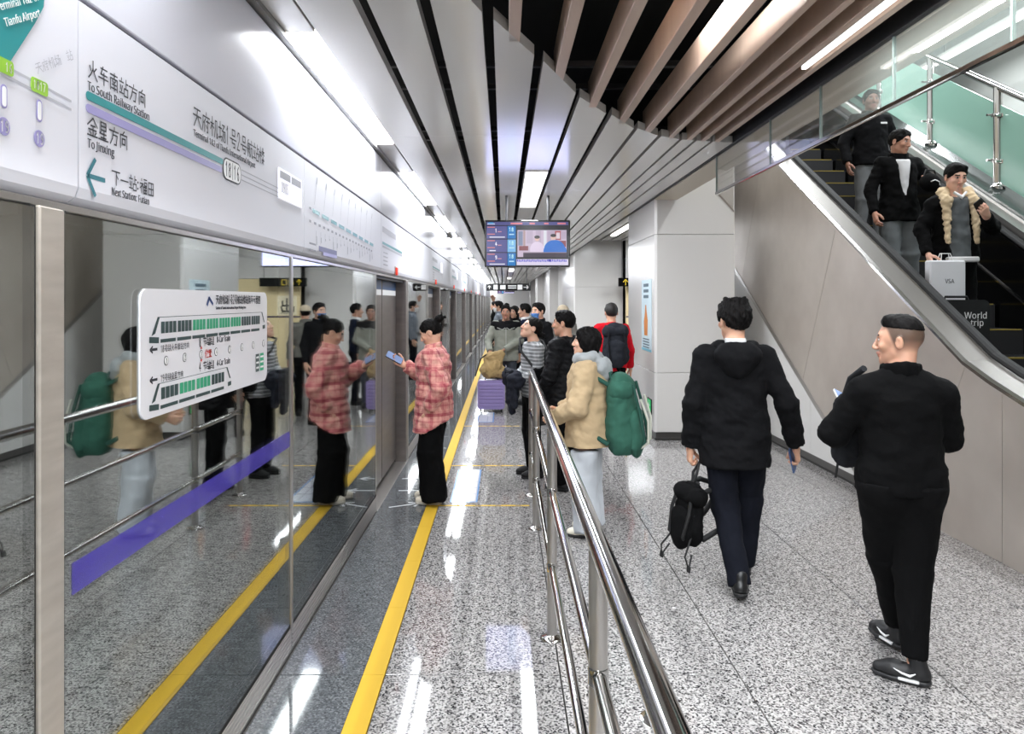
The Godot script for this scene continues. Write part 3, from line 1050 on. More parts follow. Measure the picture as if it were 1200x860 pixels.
func build_escalator():
	var t := thing("escalator", "steel clad escalator with black handrails that brings three men down to the platform", "escalator")
	# side cladding, with the seams square to the slope
	var seam := func(d: float, low: bool) -> Vector2:
		var u := Vector2(d, rise(d))
		if not low:
			return u
		var s := 0.0
		while s < 2.0 and u.y - 1.457 * s > under(u.x + 0.75 * s):
			s += 0.004
		return Vector2(u.x + 0.75 * s, u.y - 1.457 * s)
	clad_panel("side_panel", [Vector2(2.4, 0), Vector2(4.97, 0), Vector2(4.97, rise(4.97)), Vector2(4.79, 1.095), Vector2(4.4, 0.985), Vector2(4.0, 0.935), Vector2(3.4, 0.92), Vector2(2.4, 0.92)], t, M.clad)
	var l0: Vector2 = seam.call(5.36, true)
	clad_panel("side_panel", [Vector2(4.97, 0), l0, Vector2(5.36, rise(5.36)), Vector2(5.1, 1.19), Vector2(4.97, rise(4.97))], t, M.clad)
	var l1: Vector2 = seam.call(7.45, true)
	clad_panel("side_panel", [l0, Vector2(6.72, 0), l1, Vector2(7.45, rise(7.45)), Vector2(5.4, 1.3), Vector2(5.36, rise(5.36))], t, M.clad)
	for d in [7.45, 9.54]:
		var a: Vector2 = seam.call(d, true)
		var b: Vector2 = seam.call(d + 2.09, true)
		clad_panel("side_panel", [a, b, Vector2(d + 2.09, rise(d + 2.09)), Vector2(d, rise(d))], t, M.clad)
	# bright edge trims, the slanted deck, handrails
	var g := Geo.new()
	sweep(g, [Vector2(EX - 0.004, -0.02), Vector2(EX + 0.02, -0.02), Vector2(EX + 0.03, 0.012), Vector2(EX - 0.002, 0.004)])
	obj("deck_edge_trim", g, M.polish, t)
	g = Geo.new()
	sweep(g, [Vector2(EX + 0.02, 0.0), Vector2(EX + 0.2, 0.02), Vector2(EX + 0.2, -0.03)])
	obj("outer_deck", g, M.deck, t)
	g = Geo.new()
	sweep(g, [Vector2(EX + 0.195, -0.01), Vector2(EX + 0.22, -0.01), Vector2(EX + 0.22, 0.035), Vector2(EX + 0.195, 0.035)])
	obj("handrail_guide", g, M.polish, t)
	for x in [EX + 0.25, 4.85]:
		g = Geo.new()
		var pr := []
		for k in 10:
			var a := TAU * k / 10
			pr.append(Vector2(x + cos(a) * 0.042, 0.04 + sin(a) * 0.03))
		sweep(g, pr)
		obj("handrail", g, M.rubber, t)
	for x in [EX + 0.24, 4.8]:
		g = Geo.new()
		sweep(g, [Vector2(x, -0.95), Vector2(x + 0.04, -0.95), Vector2(x + 0.04, 0.015), Vector2(x, 0.015)])
		obj("balustrade_panel", g, M.blackgloss, t)
	g = Geo.new()
	sweep(g, [Vector2(4.785, -0.46), Vector2(4.8, -0.46), Vector2(4.8, -0.44), Vector2(4.785, -0.44)])
	obj("skirt_trim", g, M.polish, t)
	g = Geo.new()
	sweep(g, [Vector2(4.9, 0.12), Vector2(5.2, 0.0), Vector2(5.2, -0.2), Vector2(4.9, -0.2)])
	obj("inner_deck", g, M.satin, t)
	for k in 19:
		g = Geo.new()
		var a := 4.5 + 0.4 * k
		var y := 0.086 + 0.2308 * k
		g.span(P(3.6, y - 0.24, a), P(4.78, y, a + 0.4), 0.004)
		for r in 20:
			g.span(P(3.62 + 0.058 * r, y, a + 0.02), P(3.645 + 0.058 * r, y + 0.006, a + 0.395))
		obj("step", g, M.rod, t)
		obj("step_edge", bx(P(3.62, y - 0.005, a - 0.003), P(4.76, y + 0.007, a + 0.022)), mat(rgb(150, 132, 60), 0.6), t)
	obj("landing_plate", bx(P(3.5, 0, 2.4), P(4.85, 0.02, 4.5), 0.003), M.satin, t)
	g = Geo.new()
	g.span(P(EX - 0.012, under(9.0), 8.96), P(EX - 0.01, under(9.0), 8.97))
	# white wall under the escalator, with its trim strip and skirting
	var w := structure("wall_under_escalator", "white triangular wall under the slope of the escalator", "wall")
	var cuts := [6.72, 8.1, 9.9, 11.8]
	for k in cuts.size() - 1:
		var a: float = cuts[k]
		var b: float = cuts[k + 1]
		clad_panel("wall_panel", [Vector2(a, 0), Vector2(b, 0), Vector2(b, under(b)), Vector2(a, maxf(under(a), 0.006))] if k else [Vector2(a, 0), Vector2(b, 0), Vector2(b, under(b))], w, M.wallwhite, EX + 0.012)
	g = Geo.new()
	for s in [[6.72, 12.4]]:
		var a := Vector2(s[0], under(s[0]))
		var b := Vector2(s[1], under(s[1]))
		g.extrude(PackedVector2Array([a + Vector2(0.03, -0.05), b + Vector2(0.03, -0.05), b, a]), Vector3(EX - 0.005, 0, 0), Vector3(0, 0, -1), Vector3.UP, Vector3(0.016, 0, 0))
	obj("slope_trim", g, M.satin, w)
	obj("skirting", bx(P(EX + 0.004, 0, 6.85), P(EX + 0.012, 0.09, 11.8), 0.002), mat(rgb(96, 94, 92), 0.3, 0.4), w)
	obj("skirting_foot", bx(P(EX - 0.004, 0, 6.8), P(EX + 0.004, 0.025, 11.8), 0.002), mat(rgb(40, 39, 38), 0.4), w)
	# parapet of the stair beyond, its glass railing
	var s := structure("stair_parapet", "dark stone topped parapet of the stair beside the escalator", "wall")
	g = Geo.new()
	sweep(g, [Vector2(5.2, -0.95), Vector2(5.62, -0.95), Vector2(5.62, 0.02), Vector2(5.2, 0.02)])
	obj("parapet_body", g, M.wall, s)
	g = Geo.new()
	sweep(g, [Vector2(5.22, 0.02), Vector2(5.64, 0.02), Vector2(5.64, 0.06), Vector2(5.22, 0.06)])
	obj("coping", g, mat(rgb(56, 62, 60), 0.2), s)
	var r := thing("stair_railing", "stair railing of frosted green glass panes on polished steel posts", "railing")
	var d := 4.36
	while d < 13.0:
		var y := rise(d) + 0.03
		g = Geo.new()
		g.tube([P(5.42, y, d), P(5.42, y + 1.12, d)], 0.046, 14)
		obj("post", g, M.polish, r)
		g = Geo.new()
		g.lathe(P(5.42, y + 0.03, d), [[0.08, 0], [0.08, 0.012], [0.055, 0.03], [0.048, 0.05]], 16)
		obj("post_foot", g, M.polish, r)
		g = Geo.new()
		for hh in [0.32, 0.82]:
			g.lathe(P(5.42, y + hh, d), [[0.0465, -0.02], [0.055, -0.016], [0.055, 0.016], [0.0465, 0.02]], 14)
			obj("collar", g, M.polish, r)
			for e in [-1, 1]:
				g = Geo.new()
				g.box(P(5.42, y + hh + e * 0.02, d + e * 0.06), Vector3(0.035, 0.045, 0.08), 0.006)
				g.tube([P(5.345, y + hh + e * 0.02, d + e * 0.075), P(5.48, y + hh + e * 0.02, d + e * 0.075)], 0.014, 8)
				obj("clamp", g, M.polish, r)
			g = Geo.new()
		var e := d + 1.29
		if d < 11.8:
			var y2 := rise(e) + 0.03
			clad_panel("glass_pane", [Vector2(d + 0.055, y + 0.1 + 0.03), Vector2(e - 0.055, y2 + 0.1 - 0.03), Vector2(e - 0.055, y2 + 0.95 - 0.03), Vector2(d + 0.055, y + 0.95 + 0.03)], r, M.frost, 5.41, 0.012)
		d = e
	g = Geo.new()
	var pts := []
	for k in range(3, 10):
		pts.append(P(5.42, RISE[k][1] + 1.16, RISE[k][0]))
	g.tube(pts, 0.036, 14)
	obj("handrail", g, M.polish, r)
	# the well: slab edge, smoke screen, upper hall
	var u := structure("ceiling_upper", "ceiling and slab edges of the open well over the escalator", "ceiling")
	obj("slab_edge", bx(P(1.87, 2.985, -8), P(2.15, 4.6, 9.3), 0.003), M.beige, u)
	obj("well_end_wall", bx(P(1.9, 4.6, 16), P(7.5, 7.2, 16.2)), M.farwall, u)
	obj("well_side_wall", bx(P(1.9, 4.6, -8), P(2.1, 7.2, 16)), M.wallwhite, u)
	obj("well_rear_wall", bx(P(2.15, 3.4, -0.2), P(7.5, 7.2, 0)), M.wallwhite, u)
	obj("upper_slab", bx(P(1.9, 7.0, -8), P(7.7, 7.2, 70)), M.ceil, u)
	obj("rear_soffit", bx(P(2.15, 3.2, -8), P(7.5, 3.4, 0)), M.ceil, u)
	var sc := thing("smoke_screen", "clear glass smoke screen with a slim metal lower rail hung at the escalator well", "glass screen")
	var zs := [-0.6, 0.25, 1.08, 1.91, 2.74, 3.574, 4.4, 5.23, 6.55]
	for k in zs.size() - 1:
		obj("glass_pane", bx(P(1.855, 2.685, zs[k] + 0.004), P(1.864, 3.1, zs[k + 1] - 0.004)), M.clear, sc)
		obj("pane_edge", bx(P(1.853, 2.685, zs[k + 1] - 0.006), P(1.866, 3.1, zs[k + 1] + 0.006)), mat(rgb(112, 126, 120), 0.3), sc)
	obj("lower_rail", bx(P(1.848, 2.66, -0.6), P(1.871, 2.686, 6.56), 0.004), M.polish, sc)
	var along := (P(2.4, 0, 7.85) - P(1.86, 0, 6.55))
	var rb := Basis(along.normalized(), Vector3.UP, along.normalized().cross(Vector3.UP))
	g = Geo.new()
	g.box(P(2.13, 2.9, 7.2), Vector3(along.length(), 0.43, 0.009), 0, rb)
	obj("glass_pane", g, M.clear, sc)
	g = Geo.new()
	g.box(P(2.13, 2.673, 7.2), Vector3(along.length(), 0.026, 0.023), 0.004, rb)
	obj("lower_rail", g, M.polish, sc)
	obj("hanging_rail", bx(P(1.85, 3.1, -0.6), P(1.871, 3.16, 6.56), 0.003), M.rod, sc)
	var gd := thing("collision_guard", "small black and yellow collision guard hung over the escalator handrail", "guard", P(3.5, 3.42, 9.25))
	g = Geo.new()
	g.box(Vector3(0, 0.24, 0), Vector3(0.012, 0.42, 0.09), 0.004)
	obj("plate", g, M.black, gd)
	g = Geo.new()
	for y in [0.07, 0.41]:
		g.box(Vector3(0, y, 0), Vector3(0.014, 0.08, 0.092), 0.002)
	obj("yellow_stripe", g, mat(rgb(226, 150, 30), 0.4), gd)
	g = Geo.new()
	g.tube([Vector3(0, 0.45, 0), Vector3(0, 3.58, 0)], 0.006, 6)
	obj("hanger", g, M.rod, gd)
	for q in [[6.55, 5.32, 11.7, 5.4, 0], [4.2, 6.7, 7.0, 4.0, 1], [4.2, 6.7, 12.5, 4.0, 1]]:
		var p := thing("pendant_light", "long bright pendant light in the hall above the green glass railing" if q[4] == 0 else "pendant light high over the escalator well", "ceiling light", P(q[0], q[1], q[2] - q[3] / 2), 0, "" if q[4] == 0 else "pendant lights over the well")
		obj("diffuser", bx(P(-0.06, 0, -q[3] / 2), P(0.06, 0.03, q[3] / 2), 0.006), M.lens, p)
		obj("housing", bx(P(-0.065, 0.03, -q[3] / 2), P(0.065, 0.08, q[3] / 2), 0.006), M.ceil, p)
		g = Geo.new()
		for e in [-1.0, 1.0]:
			g.tube([P(0, 0.08, e * q[3] * 0.4), P(0, 7.0 - q[1], e * q[3] * 0.4)], 0.006, 6)
		obj("hanger", g, M.rod, p)
		lamp("light_source", p, Vector3(0, -0.004, 0), Vector2(0.12, q[3]), 21.0)

# ---------------------------------------------------------------- fittings
func build_fittings():
	guardrail()
	var s := thing("floor_socket", "round steel floor socket with a dark hole beside the guardrail foot", "floor socket", P(0.655, 0, 3.12))
	var g := Geo.new()
	g.lathe(Vector3.ZERO, [[0.032, 0.001], [0.032, 0.006], [0.05, 0.008], [0.085, 0.005], [0.09, 0.0]], 28)
	obj("flange", g, M.polish, s)
	g = Geo.new()
	g.lathe(Vector3(0, 0.0065, 0), [[0.0, 0.0], [0.04, 0.0], [0.04, 0.0016], [0.0, 0.0016]], 20)
	obj("cap", g, M.black, s)
	television(P(0.287, 2.14, 9.0), 1.023, true)
	television(P(0.15, 2.14, 45.0), 1.023, false)
	direction_sign()
	# wall pieces on the near pillar
	var L := Basis(Vector3(0, 0, -1), Vector3.UP, Vector3(-1, 0, 0))
	var t := thing("poster", "tall pale blue poster with an orange figure on the near pillar side", "poster", P(1.878, 1.08, 9.88))
	obj("sheet", bx(P(-0.004, 0, -0.36), P(0.001, 0.93, 0.3), 0.001), mat(rgb(206, 226, 234), 0.4), t)
	g = Geo.new()
	var o := Vector3(-0.005, 0, 0)
	g.extrude(PackedVector2Array([Vector2(-0.1, 0.2), Vector2(0.1, 0.2), Vector2(0.13, 0.4), Vector2(0.05, 0.52), Vector2(0.03, 0.6), Vector2(-0.04, 0.6), Vector2(-0.06, 0.5), Vector2(-0.13, 0.38)]), o, Vector3(0, 0, 1), Vector3.UP, Vector3(-0.001, 0, 0))
	obj("orange_print", g, mat(rgb(206, 130, 60), 0.5), t)
	g = Geo.new()
	for k in 3:
		g.span(P(-0.006, 0.88 - 0.075 * k, -0.18), P(-0.005, 0.84 - 0.075 * k, 0.16))
	for k in 4:
		g.span(P(-0.006, 0.16 - 0.035 * k, -0.22), P(-0.005, 0.145 - 0.035 * k, 0.2))
	obj("caption_print", g, mat(rgb(70, 96, 110), 0.5), t)
	g = Geo.new()
	g.span(P(-0.006, 0.0, -0.36), P(-0.0045, 0.03, 0.3))
	obj("blue_band", g, mat(rgb(120, 190, 210), 0.5), t)
	t = thing("exit_sign", "small green running man exit sign low on the near pillar side", "sign", P(1.878, 0.29, 9.62))
	obj("case", bx(P(-0.012, 0, -0.12), P(0.001, 0.2, 0.12), 0.004), M.blackgloss, t)
	obj("green_face", bx(P(-0.014, 0.015, -0.105), P(-0.011, 0.185, 0.105), 0.001), glow(rgb(20, 170, 90), 0.6), t)
	g = Geo.new()
	for r in [[0, 0.15, 0.02, 0.115], [0.02, 0.115, 0.0, 0.085], [0.0, 0.085, 0.045, 0.06], [0.045, 0.06, 0.04, 0.035], [0.0, 0.085, -0.03, 0.06], [-0.03, 0.06, -0.06, 0.06], [0.015, 0.125, 0.05, 0.11], [0.015, 0.125, -0.03, 0.12]]:
		g.tube([Vector3(-0.0145, r[1], r[0]), Vector3(-0.0145, r[3], r[2])], 0.007, 6)
	g.ball(Vector3(-0.0145, 0.165, -0.005), Vector3(0.004, 0.013, 0.013), 10, 6)
	obj("running_figure", g, M.white, t)
	# sign and notice in the gap between the pillars
	t = thing("exit_direction_sign", "black hanging sign with a yellow up arrow before the cream wall", "sign", P(3.55, 2.1, 19.3))
	obj("panel", bx(P(-0.6, 0, -0.05), P(0.6, 0.22, 0.05), 0.005), M.blackgloss, t)
	g = Geo.new()
	for r in [[-0.42, 0.03, -0.42, 0.17], [-0.42, 0.18, -0.48, 0.11], [-0.42, 0.18, -0.36, 0.11]]:
		g.tube([Vector3(r[0], r[1], 0.052), Vector3(r[2], r[3], 0.052)], 0.012, 6)
	stroke_text(g, "出口", Vector3(-0.28, 0.19, 0.052), Vector3.RIGHT, Vector3.UP, 0.16, 0.14)
	obj("yellow_lettering", g, mat(rgb(226, 196, 40), 0.5), t)
	g = Geo.new()
	for x in [-0.5, 0.5]:
		g.tube([Vector3(x, 0.22, 0), Vector3(x, 1.16, 0)], 0.008, 6)
	obj("hanger", g, M.rod, t)
	t = thing("notice", "white notice with black characters on the cream wall behind the gap", "notice", P(3.5, 1.36, 19.59))
	obj("sheet", bx(P(-0.22, 0, -0.0), P(0.3, 0.5, 0.006), 0.001), mat(rgb(240, 228, 196), 0.5), t)
	g = Geo.new()
	stroke_text(g, "出", Vector3(-0.15, 0.44, 0.001), Vector3.RIGHT, Vector3.UP, 0.36, 0.12)
	g.span(P(-0.14, 0.04, 0.0), P(0.22, 0.055, -0.001))
	obj("lettering", g, M.black, t)
	# hanging camera beyond the screen
	t = thing("ceiling_camera", "small dark camera hung from the strip ceiling beyond the screen", "camera", P(-0.35, 2.72, 16.0))
	g = Geo.new()
	g.tube([Vector3(0, 0.1, 0), Vector3(0, 0.28, 0)], 0.012, 8)
	obj("bracket", g, M.rod, t)
	g = Geo.new()
	g.box(Vector3(0, 0.05, 0), Vector3(0.07, 0.08, 0.18), 0.012)
	obj("camera_body", g, M.ceil, t)
	g = Geo.new()
	g.lathe(Vector3(0, 0.05, 0.092), [[0.025, 0.0], [0.025, 0.012], [0.018, 0.014]], 14, Basis(Vector3.RIGHT, PI / 2))
	obj("eye", g, M.blackgloss, t)

func guardrail():
	var t := thing("guardrail", "three bar polished steel guardrail that parts the queue from the passage", "railing")
	var x := 0.25
	var g := Geo.new()
	g.tube([P(x, 1.1, 0.55), P(x, 1.1, 3.0), P(x, 1.1, 6.6), P(x, 1.1, 6.68)], 0.027, 24)
	obj("top_rail", g, M.polish, t)
	for y in [0.752, 0.368]:
		g = Geo.new()
		g.tube([P(x, y, 0.55), P(x, y, 6.68)], 0.0195, 18)
		obj("lower_rail", g, M.polish, t)
	for d in [0.3, 1.98, 3.866, 5.73, 6.7]:
		g = Geo.new()
		g.tube([P(x, 0, d), P(x, 1.078, d), P(x, 1.082, d)], 0.0255, 20)
		obj("post", g, M.satin, t)
		g = Geo.new()
		g.lathe(P(x, 0, d), [[0.062, 0.0], [0.062, 0.006], [0.05, 0.014], [0.03, 0.02], [0.026, 0.024]], 24)
		obj("post_flange", g, M.polish, t)
		for y in [0.752, 0.368]:
			g = Geo.new()
			g.lathe(P(x, y, d), [[0.0262, -0.024], [0.028, -0.021], [0.028, 0.021], [0.0262, 0.024]], 20)
			obj("collar", g, M.polish, t)

func px_rect(im: Image, x: int, y: int, w: int, h: int, c: Color):
	im.fill_rect(Rect2i(x, y, w, h), c)

func px_oval(im: Image, cx: float, cy: float, rx: float, ry: float, c: Color):
	for y in range(maxi(0, int(cy - ry)), mini(im.get_height(), int(cy + ry) + 1)):
		for x in range(maxi(0, int(cx - rx)), mini(im.get_width(), int(cx + rx) + 1)):
			if Vector2((x - cx) / rx, (y - cy) / ry).length_squared() <= 1.0:
				im.set_pixel(x, y, c)

func px_text(im: Image, text: String, x0: float, y0: float, s: float, c: Color, t := 1.6):
	for ch in text:
		if STROKES.has(ch):
			for k in STROKES[ch].split(" "):
				for i in range(0, k.length() - 3, 2):
					var a := Vector2(x0 + int(k[i]) * s * 0.055, y0 + int(k[i + 1]) * s * 0.1)
					var b := Vector2(x0 + int(k[i + 2]) * s * 0.055, y0 + int(k[i + 3]) * s * 0.1)
					for j in 24:
						var p := a.lerp(b, j / 23.0)
						im.fill_rect(Rect2i(int(p.x - t / 2), int(p.y - t / 2), ceili(t), ceili(t)), c)
		x0 += s * 0.62

func screen_picture() -> ImageTexture:
	var im := Image.create(400, 220, false, Image.FORMAT_RGB8)
	im.fill(rgb(14, 14, 26))
	px_rect(im, 4, 4, 392, 16, rgb(84, 84, 142))
	px_rect(im, 8, 12, 36, 4, rgb(220, 230, 250))
	px_oval(im, 24, 9, 14, 4, rgb(60, 150, 210))
	for r in [[120, 56], [210, 26], [280, 22], [344, 40]]:
		px_rect(im, r[0], 8, r[1], 8, rgb(226, 130, 140))
	for k in 3:
		var y := 24 + k * 66
		px_rect(im, 4, y, 98, 62, rgb(86, 86, 148))
		px_rect(im, 104, y, 40, 62, [rgb(20, 120, 196), rgb(120, 186, 236), rgb(20, 120, 196)][k])
		px_rect(im, 8, y + 4, 36, 4, rgb(230, 130, 120))
		px_rect(im, 8, y + 38, 36, 4, rgb(230, 130, 120))
		px_text(im, ["1", "4", "9"][k], 46, y + 14, 18, rgb(240, 240, 250), 2.4)
		px_rect(im, 58, y + 26, 18, 4, rgb(220, 150, 160))
		px_rect(im, 18, y + 52, 74 if k != 1 else 30, 5, rgb(230, 230, 244))
		px_text(im, "18", 112, y + 8, 20, rgb(190, 236, 246), 2.6)
		px_rect(im, 112, y + 38, 24, 6, rgb(190, 230, 246))
	# the studio
	px_rect(im, 152, 44, 236, 132, rgb(202, 184, 206))
	for r in [[156, 50, 22, 70, 0], [180, 46, 10, 80, 1], [196, 46, 30, 64, 2], [240, 46, 26, 60, 2], [278, 46, 14, 90, 3], [296, 46, 36, 60, 2], [332, 48, 30, 44, 4], [360, 50, 28, 40, 2], [160, 122, 44, 22, 5], [345, 96, 40, 30, 5]]:
		px_rect(im, r[0], r[1], r[2], r[3], [rgb(120, 130, 160), rgb(170, 140, 140), rgb(184, 166, 190), rgb(226, 228, 236), rgb(170, 80, 84), rgb(130, 60, 70)][r[4]])
	px_rect(im, 338, 56, 18, 30, rgb(226, 210, 220))
	for r in [[246, 84, 12, 14, 0], [246, 78, 13, 8, 1], [246, 140, 34, 40, 2], [324, 80, 13, 16, 0], [324, 70, 14, 8, 1], [330, 136, 50, 44, 3], [290, 150, 14, 26, 3], [374, 150, 14, 26, 3]]:
		px_oval(im, r[0], r[1], r[2], r[3], [rgb(226, 190, 180), rgb(40, 34, 40), rgb(226, 210, 232), rgb(24, 110, 206)][r[4]])
	px_rect(im, 180, 154, 208, 22, rgb(56, 44, 60))
	px_rect(im, 180, 152, 208, 4, rgb(150, 130, 150))
	px_rect(im, 150, 176, 240, 8, rgb(10, 10, 18))
	px_rect(im, 148, 186, 248, 30, rgb(224, 216, 240))
	for k in 30:
		px_rect(im, 150 + k * 8, 188 + (k % 3), 5, 10, rgb(70, 70, 200))
	px_rect(im, 300, 188, 14, 10, rgb(30, 30, 170))
	return ImageTexture.create_from_image(im)

func television(at: Vector3, w: float, near: bool):
	var t := thing("hanging_screen", "black framed arrivals screen hung from the ceiling, showing two presenters" if near else "distant arrivals screen hung far down the platform", "screen", at)
	var h := w * 0.55
	var g := Geo.new()
	g.span(P(-w / 2, 0, 0.0), P(w / 2, h, 0.07), 0.008)
	obj("case", g, M.blackgloss, t)
	g = Geo.new()
	var b := 0.012
	var z := 0.0015
	g.face([Vector3(-w / 2 + b, b, z), Vector3(w / 2 - b, b, z), Vector3(w / 2 - b, h - b, z), Vector3(-w / 2 + b, h - b, z)], Vector3(0, 0, 1))
	if not M.has("telly"):
		M.telly = mat(rgb(8, 8, 10), 0.2)
		M.telly.emission_enabled = true
		M.telly.emission_texture = screen_picture()
		M.telly.emission_energy_multiplier = 0.9
	obj("screen_face", g, M.telly, t)
	g = Geo.new()
	for x in [-0.25, 0.25]:
		g.tube([P(x, h, 0.035), P(x, CEIL - at.y + 0.02, 0.035)], 0.016, 10)
	obj("hanger", g, M.rod, t)
	if near:
		var l := AreaLight3D.new()
		l.name = "screen_light"
		l.area_size = Vector2(w - 0.03, h - 0.03)
		l.light_energy = 0.5
		l.light_color = Color(0.8, 0.82, 1.0)
		l.area_range = 60
		l.area_attenuation = 2.0
		l.shadow_enabled = true
		l.position = Vector3(0, h / 2, 0.006)
		l.rotation.y = PI
		t.add_child(l, true)

func direction_sign():
	var t := thing("direction_sign", "black hanging direction sign with white pictograms far along the platform", "sign", P(0.17, 2.06, 25.0))
	obj("panel", bx(P(-0.74, 0, 0), P(0.74, 0.24, 0.08), 0.006), M.blackgloss, t)
	var g := Geo.new()
	var z := 0.002
	for r in [[0.5, 0.12, 0.66, 0.12], [0.66, 0.12, 0.6, 0.18], [0.66, 0.12, 0.6, 0.06], [-0.64, 0.06, -0.64, 0.16], [-0.64, 0.17, -0.69, 0.12], [-0.64, 0.17, -0.59, 0.12]]:
		g.tube([Vector3(r[0], r[1], z), Vector3(r[2], r[3], z)], 0.014, 6)
	for r in [[0.3, 0.46, 0.04, 0.2], [-0.5, -0.36, 0.04, 0.2], [-0.28, -0.1, 0.05, 0.19]]:
		g.span(Vector3(r[0], r[2], 0), Vector3(r[1], r[3], z))
	for y in [0.15, 0.08]:
		g.span(Vector3(-0.02, y, 0), Vector3(0.26, y + 0.03, z))
	obj("white_pictograms", g, glow(rgb(236, 236, 236), 0.4), t)
	g = Geo.new()
	for x in [-0.6, 0.6]:
		g.tube([P(x, 0.24, 0.04), P(x, 0.96, 0.04)], 0.012, 8)
	obj("hanger", g, M.rod, t)

# ---------------------------------------------------------------- marks on the floor
func build_floor_marks():
	var f := func(g: Geo, x0: float, d0: float, x1: float, d1: float):
		g.face([P(x0, 0.0012, d0), P(x1, 0.0012, d0), P(x1, 0.0012, d1), P(x0, 0.0012, d1)], Vector3.UP)
	var names := ["yellow cross line on the floor at the feet of the woman in plaid", "yellow cross line on the floor just behind the woman in plaid", "yellow cross line on the floor before the lavender suitcase"]
	for k in 3:
		var d: float = [6.37, 7.91, 10.4][k]
		var t := thing("floor_line", names[k], "floor marking", P(-0.14, 0, d), 0, "yellow cross lines")
		var g := Geo.new()
		g.span(Vector3(-0.41, 0, -0.017), Vector3(0.36, 0.0012, 0.017))
		obj("tape", g, M.yellow, t)
		g = Geo.new()
		for q in 3:
			g.span(Vector3(-0.1 + 0.17 * q, 0.0011, -0.008), Vector3(-0.05 + 0.17 * q, 0.0018, 0.008))
		obj("black_print", g, M.ink, t)
	var wh := mat(rgb(214, 216, 220), 0.3)
	var arrows := [[-0.85, 7.33, 0.0, "white outlined floor arrow nearest the sliding door, farthest of three"], [-0.82, 6.87, 0.0, "white outlined floor arrow on the dark strip, middle of three"], [-0.84, 6.38, 0.5, "slanting white floor arrow on the dark strip, nearest of three"]]
	for a in arrows:
		var t := thing("floor_arrow", a[3], "floor marking", P(a[0], 0.0, a[1]), a[2], "white floor arrows")
		var g := Geo.new()
		for r in [[-0.14, 0.0, 0.13, 0.0], [0.14, 0.0, 0.06, 0.07], [0.14, 0.0, 0.06, -0.07]]:
			var p := Vector3(r[0], 0.0007, r[1])
			var q := Vector3(r[2], 0.0007, r[3])
			var b := Basis((q - p).normalized(), Vector3.UP, (q - p).normalized().cross(Vector3.UP))
			g.box((p + q) / 2, Vector3((q - p).length(), 0.0014, 0.02), 0, b)
		obj("paint", g, wh, t)
	for s in [[-0.345, 7.1, 1.25, "blue and white queue sticker on the floor beside the woman in plaid"], [-0.26, 11.2, 0.95, "blue and white queue sticker on the floor before the lavender suitcase"]]:
		var t := thing("floor_sticker", s[3], "sticker", P(s[0], 0, s[1]))
		var h: float = s[2] / 2
		var g := Geo.new()
		g.span(Vector3(-0.12, 0, -h), Vector3(0.12, 0.0009, h))
		obj("blue_border", g, mat(rgb(84, 136, 196), 0.12), t)
		g = Geo.new()
		g.span(Vector3(-0.105, 0.0008, -h + 0.015), Vector3(0.105, 0.0012, h - 0.015))
		obj("pale_sheet", g, mat(rgb(168, 172, 182), 0.12), t)
		g = Geo.new()
		for k in 5:
			var z := -h + 0.06 + k * (2 * h - 0.08) / 5
			g.span(Vector3(-0.095, 0.0011, z), Vector3(0.02, 0.0016, z + (2 * h - 0.08) / 5 - 0.03))
			g.span(Vector3(0.035, 0.0011, z), Vector3(0.095, 0.0016, z + (2 * h - 0.08) / 5 - 0.03))
		obj("white_boxes", g, mat(rgb(196, 200, 210), 0.12), t)

